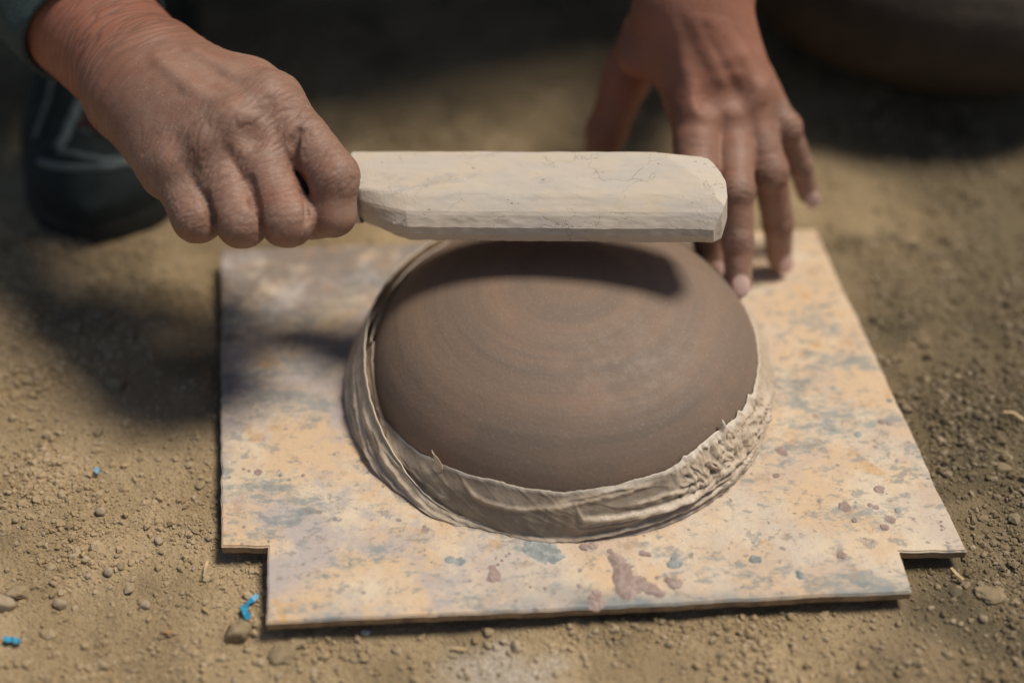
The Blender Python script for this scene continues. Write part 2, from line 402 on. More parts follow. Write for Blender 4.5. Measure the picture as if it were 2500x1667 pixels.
# ------------------------------------------------------------------ the board
def board():
    root = empty('board', (.03, -.02, .012))
    tag(root, 'flat paint-spattered wooden board with notched front corners lying on soil', 'board')
    # outline resampled with slightly ragged edges
    out = []
    n = len(BP)
    for i in range(n):
        a, b = BP[i], BP[(i + 1) % n]; L = np.linalg.norm(b - a); m = max(3, int(L / .0025))
        nrm = np.array([b[1] - a[1], a[0] - b[0]]) / L
        for j in range(m):
            t = j / m; p = a + (b - a) * t
            w = .0006 * noise(np.array([[p[0] * 160 + i * 9, p[1] * 160, i]]), 3)[0] + .0009 * noise(np.array([[p[0] * 30, p[1] * 30, i]]), 4)[0]
            w *= min(1, 6 * min(t, 1 - t))
            out.append(p + nrm * w)
    import bmesh
    bm = bmesh.new()
    vs = [bm.verts.new((p[0], p[1], .012)) for p in out]
    top = bm.faces.new(vs)
    if top.normal.z < 0: top.normal_flip()
    bm.normal_update()
    r = bmesh.ops.extrude_face_region(bm, geom=[top])
    bmesh.ops.translate(bm, verts=[v for v in r['geom'] if isinstance(v, bmesh.types.BMVert)], vec=(0, 0, .0))
    bm.verts.ensure_lookup_table()
    newv = [v for v in r['geom'] if isinstance(v, bmesh.types.BMVert)]
    for v in newv: v.co.z = .0125
    for v in vs: v.co.z = .0078
    bm.normal_update()
    for f in bm.faces: f.material_index = 0 if f.normal.z > .5 else 1
    bevel = [e for e in bm.edges if all(v.co.z > .0124 for v in e.verts) and len(e.link_faces) == 2 and any(abs(f.normal.z) < .5 for f in e.link_faces)]
    bmesh.ops.bevel(bm, geom=bevel, offset=.0007, segments=2, affect='EDGES')
    bmesh.ops.recalc_face_normals(bm, faces=bm.faces)
    me = bpy.data.meshes.new('panel'); bm.to_mesh(me); bm.free()
    me.materials.append(M['board']); me.materials.append(M['board_edge'])
    o = obj('panel', me, None, root)
    # dried clay splashes standing proud of the paint
    def splat(px, lobes, mat, hgt=.0009, seed=0):
        c = atz(*px, .0125)
        pts = [(atz(px[0] + dx, px[1] + dy, .0125) - c)[:2] for dx, dy, r in lobes]; rs = [r * .00021 for _, _, r in lobes]
        ext = max(np.abs(p).max() + r for p, r in zip(pts, rs)) * 1.25
        N = int(min(70, max(16, ext * 2 / .00022))); g = np.linspace(-1, 1, N); X, Y = np.meshgrid(g, g, indexing='ij'); x, y = X.ravel() * ext, Y.ravel() * ext
        x = x + .00055 * noise(np.c_[x * 500 + seed, y * 500], 5); y = y + .00055 * noise(np.c_[x * 500, y * 500 + seed], 6)
        d = np.full(len(x), 9.)
        for p, r in zip(pts, rs): d = smin(d, np.hypot(x - p[0], y - p[1]) - r, .8 * max(rs))
        d = d / max(rs) + .26 * fbm(np.c_[x * 420 + seed, y * 420], 3, 7)
        h = hgt * sstep(.05, -.45, d) * (.8 + .5 * noise(np.c_[x * 700, y * 700 + seed], 8))
        V = np.c_[x, y, h - .00015]; F = grid_faces(N, N)
        keep = (h[F] > 1e-6).any(1); F = F[keep]
        u, inv = np.unique(F, return_inverse=True); V = V[u]; F = inv.reshape(-1, 4)
        o = obj('clay_splash', mesh_np(V + [*c], F, 'clay_splash'), mat, root)
    SP = [((1320, 1345), [(-20, -8, 28), (15, 5, 32), (35, 12, 16)], 'splat2', .0005), ((1525, 1400), [(-25, -40, 16), (-5, -15, 22), (0, 15, 26), (5, 42, 24), (40, 20, 14), (65, 38, 17), (90, 50, 10)], 'splat', .0014),
          ((1640, 1425), [(-35, -15, 7), (-10, -12, 8), (8, 0, 17)], 'splat', .0009), ((1455, 1462), [(0, -12, 13), (0, 8, 19)], 'splat', .0012), ((1210, 1395), [(-8, -10, 10), (-4, 12, 17), (0, -30, 6)], 'splat', .0007),
          ((1228, 1368), [(-12, 10, 4), (-2, 0, 4), (8, -10, 3.5), (16, -18, 3)], 'splat', .0008),
          ((1845, 1365), [(-4, 0, 12), (8, 2, 8)], 'splat2', .0010), ((1650, 1372), [(0, 0, 16), (-10, 6, 10)], 'splat2', .0012), ((1110, 1370), [(-12, -4, 14), (14, 0, 14)], 'splat2', .0004), ((1440, 1335), [(-14, 0, 12), (8, -2, 12)], 'splat', .0009),
          ((1575, 1350), [(-6, 0, 10), (8, 4, 8)], 'splat', .0006), ((2055, 1355), [(0, 0, 13)], 'splat', .0007), ((1490, 1345), [(0, 0, 8)], 'splat', .0008), ((1955, 1405), [(0, 0, 11), (-8, -10, 6)], 'splat2', .0008),
          ((2060, 1235), [(0, 0, 15), (9, 4, 10)], 'splat', .0007), ((2160, 1287), [(0, 0, 11)], 'splat', .0008), ((2085, 1270), [(0, 0, 8)], 'splat', .0008), ((2175, 1268), [(0, 0, 14)], 'splat', .0006), ((2145, 1195), [(0, 0, 13), (6, -2, 8)], 'splat', .0006), ((2192, 1246), [(0, 0, 9)], 'splat2', .0007), ((2130, 1232), [(-6, 0, 8), (10, 6, 8)], 'splat', .0005),
          ((2298, 1283), [(0, -10, 4), (1, 0, 4.5), (1, 10, 3.5)], 'splat', .0005), ((1910, 1100), [(-4, 0, 14), (6, 8, 9)], 'splat', .0005), ((1895, 1160), [(0, 0, 11)], 'splat', .0005), ((2035, 947), [(0, 0, 9)], 'splat2', .0005), ((2172, 978), [(0, 0, 9)], 'splat2', .0005), ((2160, 1030), [(-8, 0, 9), (10, 4, 8)], 'splat', .0005), ((2015, 748), [(-6, 0, 9), (8, -2, 8)], 'splat2', .0005), ((2035, 800), [(0, 0, 10)], 'splat2', .0005), ((2095, 1060), [(0, 0, 11)], 'splat2', .0004),
          ((600, 1145), [(-6, 0, 6), (8, 4, 7), (30, 8, 12)], 'splat', .0004), ((685, 1160), [(0, 0, 5)], 'splat', .0006), ((740, 1160), [(0, 0, 5)], 'splat', .0006), ((560, 1165), [(0, 0, 4)], 'splat2', .0005), ((1330, 1435), [(0, 0, 5)], 'splat', .0007), ((1295, 1432), [(0, 0, 4)], 'splat', .0007), ((1415, 1430), [(0, 0, 6)], 'splat', .0007)]
    for i, (px, lobes, m, h) in enumerate(SP): splat(px, lobes, M[m], h, i * 3.7)
board()

# ------------------------------------------------------------------ the upturned bowl
BX, BY, BA, BZC, BTOP, BN = .0268, -.0075, .0982, .020, .0775, 2.2
def bowl_r(z): return BA * np.clip(1 - (np.clip(z - BZC, 0, 1) / (BTOP - BZC)) ** BN, 0, 1) ** (1 / BN)
def bowl():
    ph = np.concatenate([np.linspace(0, 1, 190)])
    prof = []
    for t in np.linspace(0, 1, 200):
        a = t * math.pi / 2; ca, sa = max(math.cos(a), 0), math.sin(a); r = BA * ca ** (2 / BN); z = BZC + (BTOP - BZC) * sa ** (2 / BN)
        prof.append((r, z, ca ** (2 - 2 / BN) / BA, sa ** (2 - 2 / BN) / (BTOP - BZC)))
    prof = [(BA, .0135, 1, 0), (BA, .018, 1, 0)] + prof
    prof = np.array(prof); s = np.linspace(0, 1, len(prof))
    arc = np.concatenate([[0], np.cumsum(np.hypot(np.diff(prof[:, 0]), np.diff(prof[:, 1])))])
    bump = .00010 * noise(np.c_[arc * 210, arc * 0], 3) + .00030 * noise(np.c_[arc * 70, arc * 0], 4)
    nn = prof[:, 2:] / np.linalg.norm(prof[:, 2:], axis=1)[:, None]
    fade = sstep(0, .012, prof[:, 0])
    R = prof[:, 0] + nn[:, 0] * bump * fade; Z = prof[:, 1] + nn[:, 1] * bump * fade
    NT_ = 220; th = np.linspace(0, 2 * math.pi, NT_, endpoint=False)
    wob = .0004 * np.sin(2 * th + .6) + .0002 * np.sin(3 * th + 2)
    V = np.stack([(R[None] * (1 + wob[:, None] / BA)) * np.cos(th)[:, None], (R[None] * (1 + wob[:, None] / BA)) * np.sin(th)[:, None], np.repeat(Z[None], NT_, 0)], -1)
    V = V.reshape(-1, 3)
    # inner wall
    ti = np.linspace(1, 0, 40) * math.pi / 2
    Ri = (BA - .007) * np.cos(ti); Zi = .0135 + (BTOP - .0135 - .007) * np.sin(ti)
    Vi = np.stack([Ri[None] * np.cos(th)[:, None], Ri[None] * np.sin(th)[:, None], np.repeat(Zi[None], NT_, 0)], -1).reshape(-1, 3)
    F1 = grid_faces(NT_, len(prof), True); F2 = grid_faces(NT_, 40, True) + len(V)
    i = np.arange(NT_); i2 = (i + 1) % NT_
    F3 = np.stack([i2 * len(prof), i * len(prof), len(V) + i * 40 + 39, len(V) + i2 * 40 + 39], -1)
    me = mesh_np(np.r_[V, Vi], np.r_[F1, F2, F3], 'clay_bowl')
    o = obj('clay_bowl', me, M['bowl']); o.location = (BX, BY, 0)
    tag(o, 'upturned brown unfired clay bowl with throwing rings, under the wooden paddle', 'bowl')
bowl()

# ------------------------------------------------------------------ papery wrap round the rim
WX, WY = .0248, -.0072
def interp_ang(tab, deg):
    t = np.array(sorted(tab)); return np.interp(deg, t[:, 0], t[:, 1])
# angle is measured so that -90 is the side facing the camera; -180..180 starts at the far left
RIM = [(-180, .037), (-170, .0345), (-160, .030), (-154, .0270), (-139, .0298), (-129.5, .0318), (-121, .0330), (-109, .0350), (-98, .0345), (-92, .0342), (-88, .0350), (-81, .0362), (-72, .0368), (-62, .0366), (-57, .0385), (-46, .0412), (-40, .0400), (-32, .0375), (-23, .0375), (-12, .0375), (0, .039), (25, .0405), (50, .0415), (90, .040), (120, .041), (150, .041), (180, .037)]
OUT_RIM = [(-180, .0425), (-172, .0405), (-165, .0375), (-158, .0345), (-150, .0305), (-139, .0247), (-129, .0188), (-119, .0158), (-110, .0138), (-102, .0118), (-90, .0115), (90, .020), (110, .036), (135, .043), (160, .0435), (180, .0425)]
FOLDS = [  # (angle, height) along each crease, then height and width of the ridge
    ([(-89, .0300), (-87, .0246), (-73.5, .0237), (-59, .0231), (-42, .0200), (-30, .022)], .0030, .0016),
    ([(-105, .0125), (-90, .0132), (-74, .0162), (-57, .0172), (-38, .0190), (-25, .023)], .0022, .0015),
    ([(-86, .0116), (-66, .0130), (-50, .0145), (-33, .0175), (-20, .022)], .0018, .0012),
    ([(-60, .0122), (-45, .0130), (-30, .0158), (-15, .021)], .0016, .0011),
    ([(-78, .0280), (-66, .0285), (-55, .0265), (-42, .0245), (-28, .027)], .0014, .0014),
    ([(-121, .0315), (-114.7, .027), (-106.5, .0264), (-97, .0285), (-84, .0320), (-70, .0340)], .0012, .0013),
    ([(-97, .0180), (-96, .0285), (-90, .0322), (-78, .0352), (-64, .0340)], .0012, .0013),
    ([(-150, .0260), (-138, .0195), (-126, .0145), (-112, .0118)], .0016, .0014),
    ([(-158, .0240), (-145, .0170), (-132, .0128)], .0014, .0013),
    ([(-30, .032), (-12, .027), (10, .022), (40, .016)], .0016, .0014),
    ([(-25, .026), (0, .019), (25, .014)], .0016, .0014),
    ([(-180, .031), (-165, .026), (-150, .0175), (-138, .0122)], .0013, .0013),
    ([(-180, .022), (-168, .0175), (-155, .0125)], .0014, .0013),
]
_fr = np.random.default_rng(5)
for _ in range(8):    # long thin pleats sweeping down towards the front, from the right
    z0 = _fr.uniform(.017, .033); z1 = max(.0122, z0 - _fr.uniform(.006, .013)); a1, a0 = _fr.uniform(-30, 25), _fr.uniform(-100, -58)
    FOLDS.append(([(a0, z1), (a0 * .6 + a1 * .4, z1 + (z0 - z1) * .25), (a1, z0)], _fr.uniform(.0006, .0013), _fr.uniform(.0006, .0011)))
for _ in range(4):    # and from the left
    z0 = _fr.uniform(.022, .037); z1 = max(.0120, z0 - _fr.uniform(.008, .017)); a0, a1 = _fr.uniform(-180, -160), _fr.uniform(-145, -108)
    FOLDS.append(([(a0, z0), (a0 * .4 + a1 * .6, z1 + (z0 - z1) * .3), (a1, z1)], _fr.uniform(.0005, .0012), _fr.uniform(.0006, .0010)))
def wrap_r(z): return .1066 + (.0985 - .1066) * np.clip((z - .0125) / .0225, -.2, 2)
def band(rim, a0, a1, off, name, parent, nv=56, da=.25, folds=True, seed=0, ragged=1.):
    deg = np.arange(a0, a1 + 1e-6, da); n = len(deg)
    top = interp_ang(rim, ((deg + 180) % 360) - 180)
    jag = .0005 * fbm(np.c_[deg * .3, deg * 0 + seed], 3, 3, .6) + .0008 * noise(np.c_[deg * .12, deg * 0 + seed], 9)
    jag = jag * np.where((deg > -65) & (deg < -15), 1.5, 1.0) * ragged
    tear = jag
    # two torn tabs that stand up from the edge
    if seed == 0:
        for c, w, h in ((-41.5, .9, .0055), (-32.5, 1.2, .002), (-57, .8, .0015), (-25, 1.4, .0018)): tear = tear + h * np.exp(-((deg - c) / w) ** 2)
    v = np.linspace(0, 1, nv)
    A = np.repeat(deg[:, None], nv, 1); Z = .0126 + (top[:, None] - .0126) * v[None] + tear[:, None] * sstep(.80, 1., v)[None]
    R = wrap_r(Z) + (off * sstep(-104, -128, A) if seed else off)
    R = R + .0010 * np.sin(np.pi * np.clip(v, 0, 1) ** .9)[None]     # bellies out, then turns in at the edge
    # lean in on to the clay towards the edge
    inner = bowl_r(np.maximum(Z, BZC)) + .0009 + off
    w = sstep(.62, 1., v)[None] * (1 - sstep(100, 140, np.abs(A + 90)) * .75)
    if seed: R = R - .0012 * w + .0012 * sstep(.86, 1, v)[None]
    else: R = R * (1 - w) + np.maximum(inner, R - .004) * w
    if seed: off = off * sstep(-104, -128, A)
    R = np.maximum(R, bowl_r(np.maximum(Z, BZC)) + .0007 + off)
    a = A.ravel(); z = Z.ravel(); d = np.zeros(len(a))
    if folds:
        for line, hh, ww in FOLDS:
            L = np.array(line); arc = np.radians(a) * .104; zz = np.interp(a, L[:, 0], L[:, 1])
            slope = np.interp(a, L[:, 0], np.gradient(L[:, 1], np.radians(L[:, 0]) * .104))
            dist = (z - zz) / np.sqrt(1 + slope ** 2) + .0005 * noise(np.c_[a * .3, z * 0 + hh * 1e4], 5)
            endf = sstep(L[0, 0] - 2, L[0, 0] + 6, a) * sstep(L[-1, 0] + 2, L[-1, 0] - 6, a)
            # sharp on the upper side, soft below: a pleat lying over itself
            prof = np.where(dist > 0, np.exp(-(dist / (ww * .32)) ** 2), np.exp(-(dist / (ww * 1.15)) ** 2))
            d += hh * 1.0 * prof * endf
        crum = sstep(-66, -56, a) * sstep(-14, -24, a) * sstep(.021, .027, z)
        q = np.c_[np.radians(a) * .104 * 190, z * 170]
        q = q + .6 * np.c_[noise(q * .6, 21), noise(q * .6, 22)]
        d += crum * (.0020 * (1 - np.abs(noise(q, 11)) * 2.6) + .0008 * (1 - np.abs(noise(q * 2.1, 12)) * 2.6))
        q2 = np.c_[np.radians(a) * .104 * 90, z * 320]
        sl = np.tanh((a + 97) / 25) * 26
        q3 = np.c_[np.radians(a) * .104 * 38 + z * 40, z * 210 - np.radians(a) * .104 * sl]
        q3 = q3 + .35 * np.c_[noise(q3 * .8, 23), noise(q3 * .8, 24)]
        d += (.00035 * sstep(.14, .0, np.abs(noise(q3 * .5, 13))) + .00018 * sstep(.12, .0, np.abs(noise(q3 * 1.3, 14))) + .00012 * sstep(.16, .0, np.abs(noise(q3 * 3.1, 16)))) * (1 - crum)
    d = d.reshape(A.shape) * sstep(1.0, .93, v)[None] * .9 + (.0005 * noise(np.c_[a * .35, v[None].repeat(n, 0).ravel() * 2 + seed], 19)).reshape(A.shape)
    R = np.maximum(R + d, bowl_r(np.maximum(Z, BZC)) + .0006 + off)
    if seed == 0:   # the torn tabs peel off the clay
        for c, w_, h in ((-41.5, 1.2, .003),): R = R + h * np.exp(-((A - c) / w_) ** 2) * sstep(.85, 1, v)[None]
    t = np.radians(A)
    cw = sstep(.0, .5, v)[None]
    V = np.stack([WX + (BX - WX) * cw + R * np.cos(t), WY + (BY - WY) * cw + R * np.sin(t), Z], -1).reshape(-1, 3)
    F = grid_faces(n, nv)
    me = mesh_np(V, F, name)
    edge = np.repeat(sstep(.92, .97, v)[None], n, 0) * .9
    attr(me, 'edge', edge.ravel() + 0.0)
    thin = sstep(-150, -125, a) * sstep(-30, -62, a) * sstep(.0013, .0002, d.ravel()) * (.75 if seed == 0 else .2)  # clay showing through, deepened by shade painted on the front
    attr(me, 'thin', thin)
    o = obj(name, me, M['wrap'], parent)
    so = o.modifiers.new('thickness', 'SOLIDIFY'); so.thickness = .0006; so.offset = -1
    return o
wrap = empty('paper_wrap', (WX, WY, .0125))
tag(wrap, 'creased beige papery wrap with a torn edge around the rim of the bowl', 'wrapping')
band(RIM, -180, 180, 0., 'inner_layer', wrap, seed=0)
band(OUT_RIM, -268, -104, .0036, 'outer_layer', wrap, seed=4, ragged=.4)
# curled torn tab standing off the edge at front left
def tab():
    base = atz(1060, 1128, .0312); N = 14; V = []
    L = [(0, 0, 11), (3, -9, 9), (0, -20, 7), (-4, -32, 5), (-10, -42, 1.2)]
    for i in range(N):
        f = i / (N - 1) * (len(L) - 1); j = min(int(f), len(L) - 2); u = f - j
        dx, dy, w = [L[j][k] * (1 - u) + L[j + 1][k] * u for k in range(3)]
        for s in np.linspace(-1, 1, 6):
            V.append(base + np.array([(dx + s * w * 1.1 + 8) * .00021, -.0022 - .0009 * math.sin(s * 1.6) + (-dy) * .00004 - .0008, (-dy * .00021 - s * w * .00010)]))
    me = mesh_np(np.array(V), grid_faces(N, 6), 'torn_tab'); attr(me, 'edge', np.full(len(V), .5)); attr(me, 'thin', np.zeros(len(V)))
    o = obj('torn_tab', me, M['wrap'], wrap); so = o.modifiers.new('thickness', 'SOLIDIFY'); so.thickness = .0003
tab()

# ------------------------------------------------------------------ wooden paddle
def paddle():
    root = empty('wooden_paddle', at(1300, 475, .685)); tag(root, 'pale carved wooden paddle with chipped facets, gripped in the fist above the bowl', 'paddle')
    d0 = .676; k = d0 / FPX
    o0 = at(1300, 452, d0); ex = np.array([1., 0, 0]) - .15 * AX_V - .020 * AX_U; ex /= np.linalg.norm(ex)
    tilt = math.radians(33)                                         # the broad face leans back, towards the sky
    eu = AX_U * math.cos(tilt) + AX_V * math.sin(tilt); ew = np.cross(ex, eu)   # ew points out of the face, to the viewer
    # facet profile (along the face, out of the face) in mm, from the far top edge round to the back
    base = np.array([(20.0, -9), (21.2, -3.2), (17.5, 0), (6, .9), (-5.5, .9), (-7, .6), (-13.5, -1.4), (-15, -2.3), (-19.2, -6), (-20.6, -9.5), (-20.0, -15), (-13, -22), (0, -24), (13, -21)])
    base[:, 0] *= 1.10
    def widen(P, m):   # more points between corners
        out = []
        for i in range(len(P)):
            a, b = P[i], P[(i + 1) % len(P)]
            for j in range(m): out.append(a + (b - a) * j / m)
        return np.array(out)
    prof = widen(base, 12); NP = len(prof)
    xs = np.concatenate([np.linspace(-90, -60, 120), np.linspace(-59, 76, 130), np.linspace(76.5, 91.2, 40)])
    rows = []
    for x in xs:
        u, w = prof[:, 0].copy(), prof[:, 1].copy()
        cu = 0.
        # shoulder: the lower left corner is sawn off at a slant and the blade runs into the handle
        if x < -61:
            t = (x + 90) / 29.
            lim = np.interp(x, [-90, -84, -72, -61], [-6., -11, -17.5, -22.5])
            f_ = np.clip(-lim / 22.5, .04, 1); u = np.where(u < 0, u * f_, u); w = np.where((prof[:, 0] < -3) & (w > -12), w - (1 - f_) * 5 * sstep(-3, -20, prof[:, 0]), w)
        # the far end: chopped corners
        hi = np.interp(x, [76, 82, 86, 89.5, 91.2], [99, 21.2, 16.5, 9, 3.0]) if x > 76 else 99
        lo = np.interp(x, [76, 84, 88, 90.2, 91.2], [-99, -20.6, -15, -9, -5.5]) if x > 76 else -99
        u = np.clip(u, lo, hi)
        if x > 60:   # slanted facet at the upper right, taken off with one chop
            dd = (x - 60) / 31. * 30 + (u - 22); w = w - np.clip(dd, 0, 99) * .16 * (w > -8)
        if x > 85: w = np.clip(w, -24 + (x - 85) * 1.2, 1 - (x - 85) * .35)
        rows.append(np.stack([np.full(NP, x), u, w], -1))
    A = np.array(rows); n = len(xs)
    q = A.reshape(-1, 3)
    # hand-cut unevenness and nicks along the lower edge
    dz = .45 * noise(np.c_[q[:, 0] * .035, q[:, 1] * .10, q[:, 2] * .1], 2) + .22 * noise(np.c_[q[:, 0] * .12, q[:, 1] * .35, q[:, 2] * .3], 3) + .10 * noise(q * .9, 4)
    rad = np.c_[np.zeros(len(q)), q[:, 1], q[:, 2] + 11]; rad /= np.linalg.norm(rad, axis=1)[:, None] + 1e-6
    q = q + rad * dz[:, None]
    low = (q[:, 1] < -18) ; q[:, 1] += np.where(low, .7 * noise(np.c_[q[:, 0] * .14, q[:, 1] * 0], 8), 0)
    W = o0 + (q[:, :1] * ex + q[:, 1:2] * eu + q[:, 2:3] * ew) * .001
    F = grid_faces(NP, n)  # placeholder for winding
    i, j = np.meshgrid(np.arange(n - 1), np.arange(NP), indexing='ij'); j2 = (j + 1) % NP
    F = np.stack([i * NP + j, i * NP + j2, (i + 1) * NP + j2, (i + 1) * NP + j], -1).reshape(-1, 4)
    caps = []
    V = W
    for r, flip in ((0, True), (n - 1, False)):
        c = V[r * NP:(r + 1) * NP].mean(0); ci = len(V); V = np.r_[V, [c]]
        for jj in range(0, NP, 1):
            a, b = r * NP + jj, r * NP + (jj + 1) % NP
            caps.append((a, b, ci, ci) if flip else (b, a, ci, ci))
    me = bpy.data.meshes.new('blade')
    me.from_pydata([tuple(v) for v in V], [], [tuple(f) for f in F] + [c[:3] for c in caps]); me.update()
    me.polygons.foreach_set('use_smooth', np.zeros(len(me.polygons), bool))
    import bmesh
    bm = bmesh.new(); bm.from_mesh(me); bmesh.ops.recalc_face_normals(bm, faces=bm.faces); bm.to_mesh(me); bm.free()
    b = obj('blade', me, M['wood'], root)
    # smooth small facets but keep the sharp chops
    try: me.set_sharp_from_angle(angle=math.radians(14))
    except Exception: pass
    me.polygons.foreach_set('use_smooth', np.ones(len(me.polygons), bool))
    # handle, inside the fist
    N = 24; X = np.linspace(-160, -86, 60); V = []
    for x in X:
        r = 10.2 + .5 * math.sin(x * .05) + 0; r *= 1 if -159 < x else .6
        for t in np.linspace(0, 2 * math.pi, N, endpoint=False):
            V.append(o0 + (x * ex + (-2 + r * math.cos(t)) * eu + (-11 + r * math.sin(t)) * ew) * .001)
    V = np.array(V); i, j = np.meshgrid(np.arange(59), np.arange(N), indexing='ij'); j2 = (j + 1) % N
    F = np.stack([i * N + j, i * N + j2, (i + 1) * N + j2, (i + 1) * N + j], -1).reshape(-1, 4)
    obj('handle', mesh_np(V, F, 'handle'), M['wood'], root)
paddle()

# ------------------------------------------------------------------ the potter: signed-distance modelling, one skin
def cap(p, a, b, ra, rb):
    ba = b - a; L = float(ba @ ba) + 1e-12; t = np.clip((p - a) @ ba / L, 0, 1)
    return np.sqrt(((p - a - t[:, None] * ba) ** 2).sum(1)) - (ra + (rb - ra) * t)
def ell(p, c, r, R=None):
    q = p - c
    if R is not None: q = q @ R
    r = np.asarray(r); k0 = np.sqrt(((q / r) ** 2).sum(1)); k1 = np.sqrt(((q / r ** 2) ** 2).sum(1)) + 1e-9
    return k0 * (k0 - 1) / k1
def smax(a, b, k): return -smin(-a, -b, k)
def field(f, lo, hi, h):
    """iso-surface of f by surface nets; only blocks near the surface are sampled"""
    lo = np.array(lo); B = 8
    nb = np.ceil((np.array(hi) - lo) / (h * B)).astype(int); n = nb * B
    D = np.empty(tuple(n), np.float32)
    I = np.stack(np.meshgrid(*[np.arange(k) for k in nb], indexing='ij'), -1).reshape(-1, 3)
    cen = lo + (I * B + (B - 1) / 2) * h
    dc = f(cen); rad = B * h * .5 * 1.732 + 3 * h
    D[:] = np.sign(dc).reshape(nb).repeat(B, 0).repeat(B, 1).repeat(B, 2) * 9.
    near = I[np.abs(dc) < rad * 1.25]
    off = np.stack(np.meshgrid(*[np.arange(B)] * 3, indexing='ij'), -1).reshape(-1, 3)
    for s in range(0, len(near), 400):
        nn = near[s:s + 400]; g = nn[:, None] * B + off[None]; v = f(lo + g.reshape(-1, 3) * h)
        D[g[..., 0].ravel(), g[..., 1].ravel(), g[..., 2].ravel()] = v
    ins = D < 0
    cnt = sum(ins[a:n[0] - 1 + a, b:n[1] - 1 + b, c:n[2] - 1 + c].astype(np.int8) for a in (0, 1) for b in (0, 1) for c in (0, 1))
    act = np.argwhere((cnt > 0) & (cnt < 8))
    idx = np.full(tuple(n - 1), -1, np.int64); idx[act[:, 0], act[:, 1], act[:, 2]] = np.arange(len(act))
    cs = [(a, b, c) for a in (0, 1) for b in (0, 1) for c in (0, 1)]
    val = {c: np.clip(D[act[:, 0] + c[0], act[:, 1] + c[1], act[:, 2] + c[2]], -2 * h, 2 * h) for c in cs}
    acc = np.zeros((len(act), 3)); num = np.zeros(len(act))
    for c in cs:
        for ax in range(3):
            if c[ax] == 0:
                e = list(c); e[ax] = 1; e = tuple(e); va, vb = val[c], val[e]; m = (va < 0) != (vb < 0)
                t = np.where(m, va / np.where(m, va - vb, 1), 0)
                pos = np.repeat(np.array(c, float)[None], len(act), 0); pos[:, ax] += t
                acc += pos * m[:, None]; num += m
    V = lo + (act + acc / num[:, None]) * h
    Fs = []
    for ax in range(3):
        b, c = (ax + 1) % 3, (ax + 2) % 3
        s0 = [slice(None)] * 3; s1 = [slice(None)] * 3; s0[ax] = slice(0, -1); s1[ax] = slice(1, None)
        e = np.argwhere(ins[tuple(s0)] != ins[tuple(s1)])
        e = e[(e[:, b] > 0) & (e[:, c] > 0) & (e[:, b] < n[b] - 1) & (e[:, c] < n[c] - 1)]
        sgn = ins[e[:, 0], e[:, 1], e[:, 2]]
        def cell(db, dc_): q = e.copy(); q[:, b] += db; q[:, c] += dc_; return idx[q[:, 0], q[:, 1], q[:, 2]]
        Q = np.stack([cell(-1, -1), cell(0, -1), cell(0, 0), cell(-1, 0)], -1)
        Q[~sgn] = Q[~sgn][:, ::-1]; Fs.append(Q[(Q >= 0).all(1)])
    return V, np.concatenate(Fs)
def hit(f, x, y, d0=.5, d1=.95):
    d = np.arange(d0, d1, .0004); P = CAM + d[:, None] * ray(x, y); v = f(P); i = np.argmax(v < 0); return P[i]
def frame(a, b, up=None):
    e = (b - a) / np.linalg.norm(b - a); s = np.cross(e, AX_V); s /= np.linalg.norm(s); return e, s, np.cross(s, e)
def creases(P, e, s, n, wl, stretch, seed, width=.16, warp=.35):
    """thin skin folds running across e: 1 in the fold, 0 between"""
    q = np.c_[P @ e / wl, P @ s / (wl * stretch), P @ n / (wl * stretch)]
    q[:, 0] += warp * noise(q * [.5, 1.5, 1.5], seed + 50)
    return np.exp(-(noise(q, seed) / width) ** 2)
def gauss(P, c, r): return np.exp(-((P - c) ** 2).sum(1) / r ** 2)

